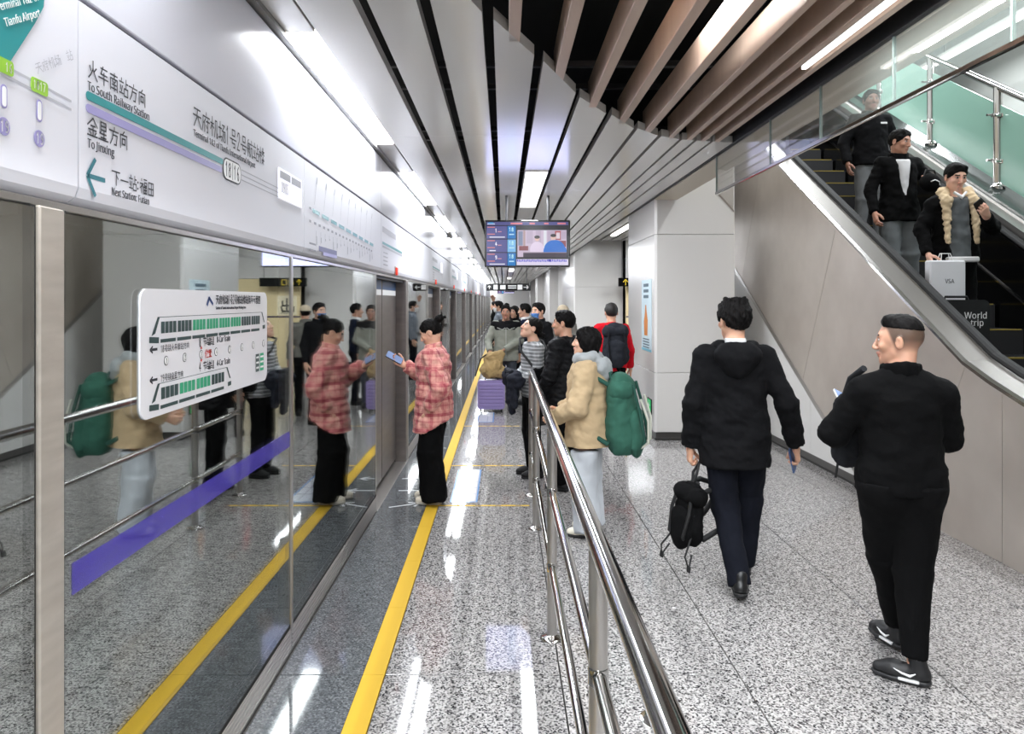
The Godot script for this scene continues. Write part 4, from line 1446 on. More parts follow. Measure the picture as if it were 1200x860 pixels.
# ---------------------------------------------------------------- people
class Field:
	# distances on a grid, joined smoothly and meshed as surface nets
	var o: Vector3
	var h: float
	var nx: int
	var ny: int
	var nz: int
	var d := PackedFloat32Array()

	func _init(lo: Vector3, hi: Vector3, cell: float):
		o = lo
		h = cell
		nx = int((hi.x - lo.x) / cell) + 2
		ny = int((hi.y - lo.y) / cell) + 2
		nz = int((hi.z - lo.z) / cell) + 2
		d.resize(nx * ny * nz)
		d.fill(1.0)

	func cap(a: Vector3, b: Vector3, ra: float, rb: float, k := 0.02, sx := 1.0, sz := 1.0, flat := false, sub := false):
		var m := k + 2.5 * h
		var r := maxf(ra, rb)
		var s := Vector3(sx, 1, sz)
		var lo := (a.min(b) - s * r - Vector3.ONE * m - o) / h
		var hi := (a.max(b) + s * r + Vector3.ONE * m - o) / h
		var q := Vector3(1 / sx, 1, 1 / sz)
		var pa := a * q
		var ba := b * q - pa
		var l2 := maxf(ba.length_squared(), 1e-9)
		var l := sqrt(l2)
		var f := minf(1.0, minf(sx, sz))
		for z in range(maxi(0, int(lo.z)), mini(nz, int(hi.z) + 1)):
			for y in range(maxi(0, int(lo.y)), mini(ny, int(hi.y) + 1)):
				var i := (z * ny + y) * nx
				var py := (o + Vector3(0, y, z) * h) * q - pa
				for x in range(maxi(0, int(lo.x)), mini(nx, int(hi.x) + 1)):
					var p := Vector3((o.x + x * h) * q.x - pa.x, py.y, py.z)
					var tt := p.dot(ba) / l2
					var t := clampf(tt, 0.0, 1.0)
					var v := 0.0
					if flat:
						v = maxf((p - ba * tt).length() - lerpf(ra, rb, t), maxf(-tt, tt - 1.0) * l) * f
					else:
						v = ((p - ba * t).length() - lerpf(ra, rb, t)) * f
					var w := d[i + x]
					if sub:
						v = -v
						var e := maxf(k - absf(w - v), 0.0)
						d[i + x] = maxf(w, v) + e * e / maxf(4 * k, 1e-6)
					else:
						var e := maxf(k - absf(w - v), 0.0)
						d[i + x] = minf(w, v) - e * e / maxf(4 * k, 1e-6)

	func ell(c: Vector3, r: Vector3, k := 0.02, sub := false):
		var m := minf(r.x, minf(r.y, r.z))
		# an ellipsoid as a ball in stretched space
		var lo := (c - r - Vector3.ONE * (k + 2.5 * h) - o) / h
		var hi := (c + r + Vector3.ONE * (k + 2.5 * h) - o) / h
		for z in range(maxi(0, int(lo.z)), mini(nz, int(hi.z) + 1)):
			for y in range(maxi(0, int(lo.y)), mini(ny, int(hi.y) + 1)):
				var i := (z * ny + y) * nx
				for x in range(maxi(0, int(lo.x)), mini(nx, int(hi.x) + 1)):
					var p := (o + Vector3(x, y, z) * h - c) / r
					var g := (p / r).length()
					var pl := p.length()
					var v := pl * (pl - 1.0) / maxf(g, 1e-6)
					if pl < 0.05:
						v = -m
					var w := d[i + x]
					if sub:
						v = -v
					var e := maxf(k - absf(w - v), 0.0)
					e = e * e / maxf(4 * k, 1e-6)
					d[i + x] = maxf(w, v) + e if sub else minf(w, v) - e

	func clip(pt: Vector3, n: Vector3):
		# keeps what lies behind the plane
		n = n.normalized()
		for z in nz:
			for y in ny:
				var i := (z * ny + y) * nx
				for x in nx:
					var w := d[i + x]
					if w < 3 * h:
						d[i + x] = maxf(w, (o + Vector3(x, y, z) * h - pt).dot(n))

	func nets(g: Geo, xf := Transform3D(), rough := 0.0, freq := 8.0, seed_ := 1, squash := 1.0) -> PackedVector3Array:
		var raw := PackedVector3Array()
		var at := PackedInt32Array()
		at.resize(d.size())
		at.fill(-1)
		var far := 1.8 * h
		var off := [0, 1, nx, nx + 1, nx * ny, nx * ny + 1, nx * ny + nx, nx * ny + nx + 1]
		var edges := [[0, 1], [2, 3], [4, 5], [6, 7], [0, 2], [1, 3], [4, 6], [5, 7], [0, 4], [1, 5], [2, 6], [3, 7]]
		var corner := []
		for k in 8:
			corner.append(Vector3(k & 1, (k >> 1) & 1, k >> 2))
		var live := PackedInt32Array()
		for z in nz - 1:
			for y in ny - 1:
				var i0 := (z * ny + y) * nx
				for x in nx - 1:
					var i := i0 + x
					var v := d[i]
					if v > far or v < -far:
						continue
					var neg := 0
					for k in 8:
						if d[i + off[k]] < 0:
							neg += 1
					if neg == 0 or neg == 8:
						continue
					var sum := Vector3()
					var c := 0
					for e in edges:
						var a := d[i + off[e[0]]]
						var b := d[i + off[e[1]]]
						if (a < 0) != (b < 0):
							sum += corner[e[0]].lerp(corner[e[1]], a / (a - b))
							c += 1
					at[i] = raw.size()
					live.append(i)
					raw.append(o + (Vector3(x, y, z) + sum / c) * h)
		var base := g.v.size()
		var ix := PackedInt32Array()
		var sy := nx
		var sz := nx * ny
		for i in live:
			var a := d[i] < 0
			# one quad round each crossed edge that starts at this corner
			for ax in 3:
				var st: int = [1, sy, sz][ax]
				if (d[i + st] < 0) == a:
					continue
				var u: int = [sy, sz, 1][ax]
				var w: int = [sz, 1, sy][ax]
				if i - u - w < 0:
					continue
				var q := [at[i], at[i - u], at[i - u - w], at[i - w]]
				if q[0] < 0 or q[1] < 0 or q[2] < 0 or q[3] < 0:
					continue
				if a:
					ix.append_array([q[0], q[2], q[1], q[0], q[3], q[2]])
				else:
					ix.append_array([q[0], q[1], q[2], q[0], q[2], q[3]])
		var nn := norms(raw, ix)
		var pos := raw.duplicate()
		if rough > 0:
			var f := FastNoiseLite.new()
			f.seed = seed_
			f.frequency = freq
			f.fractal_octaves = 3
			for k in pos.size():
				var p := raw[k]
				pos[k] = p + nn[k] * f.get_noise_3d(p.x, p.y * squash, p.z) * rough
			nn = norms(pos, ix)
		for k in pos.size():
			g.vert(xf * pos[k], (xf.basis * nn[k]).normalized())
		if xf.basis.determinant() < 0:
			ix.reverse()
		for k in ix:
			g.ix.append(base + k)
		return raw

	func norms(p: PackedVector3Array, ix: PackedInt32Array) -> PackedVector3Array:
		var nn := PackedVector3Array()
		nn.resize(p.size())
		for k in range(0, ix.size(), 3):
			var a := ix[k]
			var b := ix[k + 1]
			var c := ix[k + 2]
			var f := (p[c] - p[a]).cross(p[b] - p[a])
			nn[a] += f
			nn[b] += f
			nn[c] += f
		for k in nn.size():
			nn[k] = nn[k].normalized()
		return nn

func lin(r: int, g: int, b: int) -> Color:
	return Color8(r, g, b).srgb_to_linear()

func hand(g: Geo, wrist: Vector3, dir: Vector3, palm: Vector3, left: bool, curl: float, cell: float, s: float, skin: Color) -> Transform3D:
	# five fingers on a palm; returns the frame of the grip: x to the thumb, y along the fingers, z out of the palm
	var f := dir.normalized()
	var nrm := (palm - f * palm.dot(f)).normalized()
	var t := nrm.cross(f) if left else f.cross(nrm)
	var fd := Field.new(Vector3(-0.075, -0.03, -0.05) * s, Vector3(0.1, 0.21, 0.11) * s, cell)
	# frame: x thumb side, y fingers, z palm normal
	var lens := [0.068, 0.077, 0.071, 0.055]
	for k in 4:
		var x := (0.03 - 0.02 * k) * s
		var kn := Vector3(x, (0.088 - 0.006 * absf(k - 1.2)) * s, 0)
		fd.cap(Vector3(x * 0.55, 0, 0), kn, 0.015 * s, 0.0125 * s, 0.014 * s)
		var p := kn
		var a := curl * 0.55
		for j in 3:
			var l: float = lens[k] * s * [0.44, 0.31, 0.25][j]
			var q := p + Vector3(x * 0.06 * (1 - curl), cos(a), sin(a)).normalized() * l
			fd.cap(p, q, (0.0098 - 0.0009 * j) * s, (0.009 - 0.0009 * j) * s, 0.004)
			p = q
			a += curl * (0.95 + 0.06 * k)
	fd.cap(Vector3(0, -0.025 * s, 0), Vector3(0, 0.02 * s, 0), 0.024 * s, 0.026 * s, 0.012, 1.15, 0.8)
	var b := Vector3(0.022, 0.02, 0.008) * s
	var m := b + Vector3(0.028, 0.03, 0.008 + 0.012 * curl) * s
	var e := m + Vector3(0.012 - 0.012 * curl, 0.026, 0.006 + 0.016 * curl) * s
	var tip := e + Vector3(0.004 - 0.014 * curl, 0.021, 0.004 + 0.01 * curl) * s
	fd.cap(b, m, 0.016 * s, 0.0125 * s, 0.01)
	fd.cap(m, e, 0.0115 * s, 0.0105 * s, 0.004)
	fd.cap(e, tip, 0.0105 * s, 0.008 * s, 0.004)
	g.col = skin
	var xf := Transform3D(Basis(t, f, nrm), wrist)
	fd.nets(g, xf)
	return Transform3D(xf.basis, xf * (Vector3(0, 0.085, 0.03) * s))

func around(J: Dictionary, keys: Array, pad: float, y0: float, y1: float, cell: float) -> Field:
	var lo: Vector3 = J[keys[0]]
	var hi := lo
	for k in keys:
		lo = lo.min(J[k])
		hi = hi.max(J[k])
	lo -= Vector3.ONE * pad
	hi += Vector3.ONE * pad
	return Field.new(Vector3(lo.x, maxf(lo.y, y0), lo.z), Vector3(hi.x, minf(hi.y, y1), hi.z), cell)

func person(p: Dictionary) -> Dictionary:
	var t := thing("person", p.label, "person", p.at, p.get("turn", 0.0), p.get("group", ""))
	var H: float = p.get("h", 1.7)
	var s := H / 1.7
	var lod: float = p.get("cell", 0.016)
	var hc: float = p.get("head_cell", lod * 0.42)
	var skin: Color = p.get("skin", lin(206, 158, 132))
	# joints, for a height of 1.70
	var J := {
		"waist": Vector3(0, 1.05, 0), "chest": Vector3(0, 1.27, 0), "neck": Vector3(0, 1.435, -0.012), "head": Vector3(0, 1.582, 0.015), "ls": Vector3(0.168, 1.378, -0.01), "rs": Vector3(-0.168, 1.378, -0.01),
		"le": Vector3(0.235, 1.12, -0.03), "lw": Vector3(0.25, 0.875, 0.04), "re": Vector3(-0.235, 1.12, -0.03), "rw": Vector3(-0.25, 0.875, 0.04),
		"lh": Vector3(0.088, 0.9, 0), "rh": Vector3(-0.088, 0.9, 0), "lk": Vector3(0.1, 0.49, 0.02), "rk": Vector3(-0.1, 0.49, 0.02), "la": Vector3(0.105, 0.085, -0.02), "ra": Vector3(-0.105, 0.085, -0.02),
	}
	var lean: Vector2 = p.get("lean", Vector2.ZERO)      # forward pitch and twist of the upper body
	var lb := Basis(Vector3.UP, lean.y) * Basis(Vector3.RIGHT, lean.x)
	var hip := Vector3(0, 0.95, 0)
	for k in ["waist", "chest", "neck", "head", "ls", "rs", "le", "lw", "re", "rw"]:
		J[k] = hip + lb * (J[k] - hip)
	J.merge(p.get("joints", {}), true)
	for k in J:
		J[k] *= s
	var bulk: float = p.get("bulk", 1.0)
	var g := Geo.new()
	# the body: one skin surface, hidden under the clothes for the most part
	var f := around(J, J.keys().filter(func(k): return k != "head"), 0.16 * s, 0.0, 1.6 * s, maxf(lod * 1.6, 0.02))
	f.cap(J.waist - Vector3(0, 0.12, 0) * s, J.waist, 0.11 * s, 0.1 * s, 0.03, 1, 0.65)
	f.cap(J.waist, J.chest, 0.1 * s, 0.12 * s, 0.03, 1, 0.65)
	f.cap(J.ls, J.rs, 0.04 * s, 0.04 * s, 0.03)
	f.cap(J.chest, J.neck, 0.08 * s, 0.045 * s, 0.03)
	for e in ["l", "r"]:
		f.cap(J[e + "s"], J[e + "e"], 0.036 * s, 0.031 * s, 0.02)
		f.cap(J[e + "e"], J[e + "w"], 0.032 * s, 0.024 * s, 0.02)
		f.cap(J[e + "h"], J[e + "k"], 0.064 * s, 0.042 * s, 0.02)
		f.cap(J[e + "k"], J[e + "a"], 0.042 * s, 0.032 * s, 0.02)
	g.col = skin
	f.nets(g)
	# head
	var hb := lb * Basis(Vector3.UP, p.get("yaw", 0.0)) * Basis(Vector3.RIGHT, p.get("pitch", 0.0))
	var hx := Transform3D(hb * 1.0, J.head)
	var ni := hx.affine_inverse() * (J.neck as Vector3)
	f = Field.new(Vector3(-0.11, -0.2, -0.14) * s, Vector3(0.11, 0.14, 0.15) * s, hc)
	var fem: bool = p.get("fem", false)
	f.ell(Vector3(0, 0.032, -0.012) * s, Vector3(0.075, 0.088, 0.094) * s, 0.01)
	f.cap(Vector3(0, 0.0, 0.036) * s, Vector3(0, -0.062, 0.042) * s, 0.058 * s, 0.046 * s, 0.03 * s, 1.05, 0.95)
	f.cap(Vector3(-0.04, -0.055, 0.01) * s, Vector3(0, -0.094, 0.06) * s, 0.024 * s, 0.018 * s, 0.03 * s)
	f.cap(Vector3(0.04, -0.055, 0.01) * s, Vector3(0, -0.094, 0.06) * s, 0.024 * s, 0.018 * s, 0.03 * s)
	f.ell(Vector3(0, -0.096, 0.064) * s, Vector3(0.02, 0.016, 0.018) * s, 0.015 * s)
	f.cap(ni, Vector3(0, -0.05, -0.022) * s, 0.058 * s, 0.052 * s, 0.02 * s)
	f.cap(ni + (ni - Vector3(0, -0.05, -0.02) * s) * 0.5, ni, 0.075 * s, 0.056 * s, 0.03 * s)
	if hc < 0.009:
		f.ell(Vector3(0.031, 0.008, 0.099) * s, Vector3(0.017, 0.012, 0.016) * s, 0.014 * s, true)
		f.ell(Vector3(-0.031, 0.008, 0.099) * s, Vector3(0.017, 0.012, 0.016) * s, 0.014 * s, true)
		f.cap(Vector3(-0.036, 0.03, 0.076) * s, Vector3(0.036, 0.03, 0.076) * s, 0.011 * s, 0.011 * s, 0.014 * s)
		for e in [-1, 1]:
			f.ell(Vector3(0.043 * e, -0.022, 0.066) * s, Vector3(0.02, 0.018, 0.018) * s, 0.02 * s)
			f.ell(Vector3(0.031 * e, 0.009, 0.079) * s, Vector3(0.0125, 0.0085, 0.011) * s, 0.003 * s)
			f.ell(Vector3(0.012 * e, -0.034, 0.096) * s, Vector3(0.0085, 0.007, 0.009) * s, 0.006 * s)
			f.ell(Vector3(0.078 * e, -0.004, -0.008) * s, Vector3(0.0095, 0.031, 0.019) * s, 0.006 * s)
			f.ell(Vector3(0.087 * e, -0.002, -0.001) * s, Vector3(0.006, 0.02, 0.01) * s, 0.004 * s, true)
		f.cap(Vector3(0, 0.018, 0.088) * s, Vector3(0, -0.028, 0.107) * s, 0.0085 * s, 0.0125 * s, 0.01 * s)
		f.cap(Vector3(-0.018, -0.057, 0.088) * s, Vector3(0, -0.056, 0.0945) * s, 0.0055 * s, 0.0065 * s, 0.005 * s)
		f.cap(Vector3(0.018, -0.057, 0.088) * s, Vector3(0, -0.056, 0.0945) * s, 0.0055 * s, 0.0065 * s, 0.005 * s)
		f.cap(Vector3(-0.014, -0.068, 0.087) * s, Vector3(0.014, -0.068, 0.087) * s, 0.007 * s, 0.007 * s, 0.006 * s)
		f.cap(Vector3(-0.02, -0.0625, 0.1) * s, Vector3(0.02, -0.0625, 0.1) * s, 0.002 * s, 0.002 * s, 0.003 * s, 1, 1, false, true)
	var i0 := g.v.size()
	g.col = skin
	var raw := f.nets(g, hx)
	var fade: Color = p.get("fade", Color.TRANSPARENT)
	for k in raw.size():
		var q := raw[k] / s
		var c := skin
		var ax := absf(q.x)
		if q.z > 0.05:
			if q.y < -0.05 and q.y > -0.076 and ax < 0.023 and q.z > 0.078:
				c = skin.lerp(lin(176, 92, 88), 0.4)
			elif q.y > 0.026 + 0.1 * maxf(0, 0.03 - ax) and q.y < 0.036 + 0.05 * maxf(0, ax - 0.03) and ax > 0.012 and ax < 0.05:
				c = lin(38, 30, 28)
			elif ax > 0.016 and ax < 0.046:
				var ey := (q.y - 0.009) / 0.0075
				var ex := (ax - 0.031) / 0.0145
				if ex * ex + ey * ey < 1.0:
					c = lin(214, 206, 200) if absf(ax - 0.031) > 0.0065 else lin(26, 20, 18)
				elif ex * ex + ey * ey < 1.7 and ey > 0.2:
					c = lin(52, 38, 34)
		if fade.a > 0 and q.z < 0.08 and not (ax > 0.0805 and q.y < 0.03 and q.z > -0.03):
			c = skin.lerp(fade, clampf((q.y + 0.05) / 0.06, 0, 1) * clampf((0.028 + 0.4 * q.y - q.z) / 0.014, 0, 1))
		g.c[i0 + k] = c
	# hands
	var out := {"node": t}
	var gx := {}
	for e in ["l", "r"]:
		var left: bool = e == "l"
		var hd: Vector3 = p.get(e + "dir", (J[e + "w"] - J[e + "e"]).normalized())
		var pn: Vector3 = p.get(e + "palm", Vector3(-1 if left else 1, 0, 0.15))
		if p.get(e + "hide", false):
			continue
		gx[e] = hand(g, J[e + "w"] + hd.normalized() * 0.012, hd, pn, left, p.get(e + "curl", 0.35), maxf(hc * 0.85, 0.0036), s, skin)
		out[e] = t.transform * (gx[e] as Transform3D)
	if not M.has("skin"):
		M.skin = mat(Color.WHITE, 0.5)
		M.skin.vertex_color_use_as_albedo = true
		M.skin.subsurf_scatter_enabled = true
		M.skin.subsurf_scatter_strength = 0.12
	obj("body", g, M.skin, t)
	# clothes: trousers
	var leg: Vector3 = p.get("leg", Vector3(0.094, 0.07, 0.058))
	var wob: float = p.get("wob", 0.012)
	var hem_at: float = p.get("hem", 0.86) * s
	f = around(J, ["lh", "rh", "lk", "rk", "la", "ra", "waist"], 0.2 * s, 0.0, 1.12 * s, lod)
	f.cap(Vector3(0, 0.89, 0) * s, J.waist, 0.148 * s, 0.14 * s, 0.03, 1, 0.72)
	for e in ["l", "r"]:
		f.cap(J[e + "h"], J[e + "k"], leg.x * s, leg.y * s, 0.03)
		f.cap(J[e + "k"], J[e + "a"] - Vector3(0, p.get("cuff", 0.02), 0) * s, leg.y * s, leg.z * s, 0.03, 1, 1, true)
		f.cap(J[e + "h"] + Vector3(0, 0.02, -0.045) * s, J[e + "h"] + Vector3(0, -0.02, -0.04) * s, 0.09 * s, 0.085 * s, 0.04)
	var w := Geo.new()
	f.clip(Vector3(0, maxf(hem_at + 0.05, 0.62 * s), 0), Vector3.UP)
	f.nets(w, Transform3D(), wob * 0.9, 6.0, hash(p.label) % 97, 0.7)
	obj("trousers", w, p.pants, t)
	# shoes
	for e in ["l", "r"]:
		var yaw: float = p.get(e + "foot", 0.0)
		var fp: float = p.get(e + "heel", 0.0)
		var xf := Transform3D(Basis(Vector3.UP, yaw) * Basis(Vector3.RIGHT, fp), J[e + "a"]) * Transform3D(Basis(), Vector3(0, -0.085, 0) * s)
		var sc := minf(lod, 0.012)
		f = Field.new(Vector3(-0.07, -0.01, -0.1) * s, Vector3(0.07, 0.16, 0.22) * s, sc)
		f.cap(Vector3(0, 0.045, -0.035) * s, Vector3(0, 0.042, 0.09) * s, 0.037 * s, 0.045 * s, 0.02)
		f.cap(Vector3(0, 0.042, 0.09) * s, Vector3(0, 0.036, 0.145) * s, 0.045 * s, 0.034 * s, 0.02, 1, 1)
		f.cap(Vector3(0, 0.06, -0.02) * s, Vector3(0, 0.115, -0.012) * s, 0.04 * s, 0.04 * s, 0.02)
		f.clip(Vector3(0, 0.026, 0) * s, Vector3.DOWN)
		w = Geo.new()
		f.nets(w, xf)
		var sh := obj("shoe", w, p.get("shoes", M.rubber), t)
		f = Field.new(Vector3(-0.07, -0.01, -0.1) * s, Vector3(0.07, 0.08, 0.22) * s, sc)
		f.cap(Vector3(0, 0.03, -0.035) * s, Vector3(0, 0.03, 0.09) * s, 0.042 * s, 0.049 * s, 0.01)
		f.cap(Vector3(0, 0.03, 0.09) * s, Vector3(0, 0.03, 0.147) * s, 0.049 * s, 0.037 * s, 0.01)
		f.clip(Vector3(0, 0.001, 0), Vector3.DOWN)
		f.clip(Vector3(0, 0.028, 0) * s, Vector3.UP)
		w = Geo.new()
		f.nets(w, xf)
		obj("sole", w, p.get("soles", M.rubber), sh)
		if p.has("swoosh"):
			for side in [-1.0, 1.0]:
				w = Geo.new()
				var pts := [Vector3(0.0455 * side, 0.062, -0.01), Vector3(0.0475 * side, 0.047, 0.012), Vector3(0.047 * side, 0.052, 0.045), Vector3(0.041 * side, 0.066, 0.085)]
				w.tube(pts.map(func(v): return xf * (v * s)), [0.002, 0.0065, 0.005, 0.0015], 8)
				obj("white_mark", w, M.white, sh)
			w = Geo.new()
			w.box(Vector3(0, 0.022, 0.02) * s, Vector3(0.094, 0.014, 0.09) * s, 0.004)
			var w2 := Geo.new()
			w2.add(w, xf)
			obj("white_midsole", w2, M.white, sh)
			w = Geo.new()
			w.tube([xf * Vector3(0, 0.1, -0.014), xf * Vector3(0, 0.15, -0.012)], 0.037, 16)
			obj("sock", w, M.white, t)
	# the upper garment
	var hem: float = p.get("hem", 0.86) * s
	f = around(J, ["ls", "rs", "le", "re", "lw", "rw", "neck", "waist", "chest"], 0.24 * s, hem - 0.06, 1.56 * s, lod)
	var low: Vector3 = J.waist
	f.cap(Vector3(low.x * 0.3, hem - 0.05, low.z * 0.3), J.waist, p.get("flare", 0.158) * s * bulk, 0.152 * s * bulk, 0.03, 1, p.get("deep", 0.74))
	f.cap(J.waist, J.chest, 0.152 * s * bulk, 0.16 * s * bulk, 0.03, 1, p.get("deep", 0.74))
	f.cap((J.ls as Vector3).lerp(J.chest, 0.12), (J.rs as Vector3).lerp(J.chest, 0.12), 0.05 * s * bulk, 0.05 * s * bulk, 0.05)
	for e in ["l", "r"]:
		f.cap(J.neck + Vector3(0, -0.02, -0.005) * s, J[e + "s"] + Vector3(0, 0.004, 0) * s, 0.056 * s, 0.052 * s * bulk, 0.05)
	f.cap(J.chest, J.neck, 0.13 * s, 0.066 * s, 0.03, 1.05, 0.8)
	var arm: Vector3 = p.get("arm", Vector3(0.058, 0.053, 0.042))
	for e in ["l", "r"]:
		f.cap(J[e + "s"], J[e + "e"], arm.x * s * bulk, arm.y * s * bulk, 0.03)
		f.cap(J[e + "e"], J[e + "w"], arm.y * s * bulk, arm.z * s * bulk, 0.025, 1, 1, true)
	if p.get("hips", true):
		for e in ["l", "r"]:
			f.cap(J[e + "h"] + Vector3(0, 0.06, -0.01) * s, (J[e + "h"] as Vector3).lerp(J[e + "k"], 0.3), 0.098 * s * bulk, 0.1 * s * bulk, 0.03)
	if p.has("open"):
		f.cap(Vector3(0, hem - 0.1, 0.2), Vector3(0, J.neck.y + 0.04, 0.11), p.open * p.get("open_low", 0.75) * s, p.open * 1.15 * s, 0.012, 1, 1.2, false, true)
	f.clip(Vector3(0, hem, 0), p.get("hem_tilt", Vector3.DOWN))
	f.clip(J.neck + Vector3(0, p.get("neckline", 0.012), 0) * s, (J.head - J.neck) as Vector3)
	w = Geo.new()
	f.nets(w, Transform3D(), wob, p.get("wrinkle", 7.0), hash(p.label) % 89, p.get("squash", 1.5))
	var topn := obj(p.get("garment", "jacket"), w, p.top, t)
	out.top = topn
	if p.has("yoke"):
		f = around(J, ["ls", "rs", "neck", "chest"], 0.2 * s, J.chest.y, 1.56 * s, lod)
		f.cap(J.waist, J.chest, 0.158 * s * bulk, 0.166 * s * bulk, 0.03, 1, p.get("deep", 0.74))
		f.cap(J.ls, J.rs, 0.068 * s * bulk, 0.068 * s * bulk, 0.05)
		f.cap(J.chest, J.neck, 0.138 * s, 0.074 * s, 0.03, 1.05, 0.82)
		for e in ["l", "r"]:
			f.cap(J.neck + Vector3(0, -0.02, -0.005) * s, J[e + "s"], 0.064 * s, 0.06 * s * bulk, 0.05)
		f.clip(J.chest + Vector3(0, 0.015, 0) * s, Vector3(0, -1, 0.1))
		f.clip(J.neck + Vector3(0, 0.0, 0) * s, Vector3.UP)
		w = Geo.new()
		f.nets(w, Transform3D(), wob * 0.5, 7.0, 3, 1.5)
		obj("yoke", w, p.yoke, t)
	out.J = J
	out.s = s
	out.hx = hx
	out.lb = lb
	# hood or raised collar behind the neck
	var nk: Vector3 = J.neck
	if p.has("hood"):
		f = Field.new(nk + Vector3(-0.22, -0.24, -0.26) * s, nk + Vector3(0.22, 0.14, 0.2) * s, minf(lod, 0.012))
		for k in 9:
			var a := -2.5 + k * 5.0 / 8 - PI / 2
			var b2 := a + 5.0 / 8
			var ro: float = p.get("cowl", 0.102)
			var up: float = p.get("cowl_up", 0.0)
			f.cap(nk + lb * Vector3(cos(a) * ro, 0.012 + up - 0.03 * absf(k - 4) / 4.0, sin(a) * ro * 0.86 + 0.01) * s, nk + lb * Vector3(cos(b2) * ro, 0.012 + up - 0.03 * absf(k - 3) / 4.0, sin(b2) * ro * 0.86 + 0.01) * s, (0.032 + up * 0.35) * s, (0.032 + up * 0.35) * s, 0.02)
		f.ell(nk + lb * Vector3(0, -0.05, -0.115) * s, Vector3(0.135, 0.085, 0.07) * s, 0.03)
		f.ell(nk + lb * Vector3(0, -0.1, -0.125) * s, Vector3(0.09, 0.08, 0.055) * s, 0.03)
		f.ell(nk + lb * Vector3(0, 0.045, -0.075) * s, Vector3(0.075, 0.06, 0.045) * s, 0.02, true)
		w = Geo.new()
		f.nets(w, Transform3D(), 0.012, 9.0, 7)
		obj("hood", w, p.hood, t)
	elif p.has("collar"):
		f = Field.new(nk + Vector3(-0.16, -0.12, -0.16) * s, nk + Vector3(0.16, 0.14, 0.16) * s, minf(lod, 0.01))
		var tall: float = p.get("collar_tall", 0.05)
		for k in 11:
			var a := -2.75 + k * 5.5 / 10 - PI / 2
			var b2 := a + 5.5 / 10
			for y in [0.0, tall * 0.5, tall]:
				f.cap(nk + lb * Vector3(cos(a) * 0.076, y - 0.03 * absf(k - 5) / 5.0, sin(a) * 0.07 + 0.006) * s, nk + lb * Vector3(cos(b2) * 0.076, y - 0.03 * absf(k - 4) / 5.0, sin(b2) * 0.07 + 0.006) * s, 0.014 * s, 0.014 * s, 0.012)
		w = Geo.new()
		f.nets(w, Transform3D(), 0.004, 12.0, 7)
		obj("collar", w, p.collar, t)
	# hair
	hair(t, p, hx, s, hc)
	if p.get("mask", false):
		f = Field.new(Vector3(-0.09, -0.12, 0.0) * s, Vector3(0.09, 0.03, 0.14) * s, hc)
		f.cap(Vector3(0, -0.01, 0.05) * s, Vector3(0, -0.08, 0.05) * s, 0.068 * s, 0.052 * s, 0.02, 1, 1.0)
		f.ell(Vector3(0, -0.03, 0.098) * s, Vector3(0.03, 0.03, 0.022) * s, 0.02)
		f.clip(Vector3(0, -0.012, 0) * s, Vector3(0, 1, 0.1))
		w = Geo.new()
		f.nets(w, hx)
		obj("face_mask", w, p.get("mask_mat", mat(rgb(70, 116, 176), 0.8)), t)
	return out

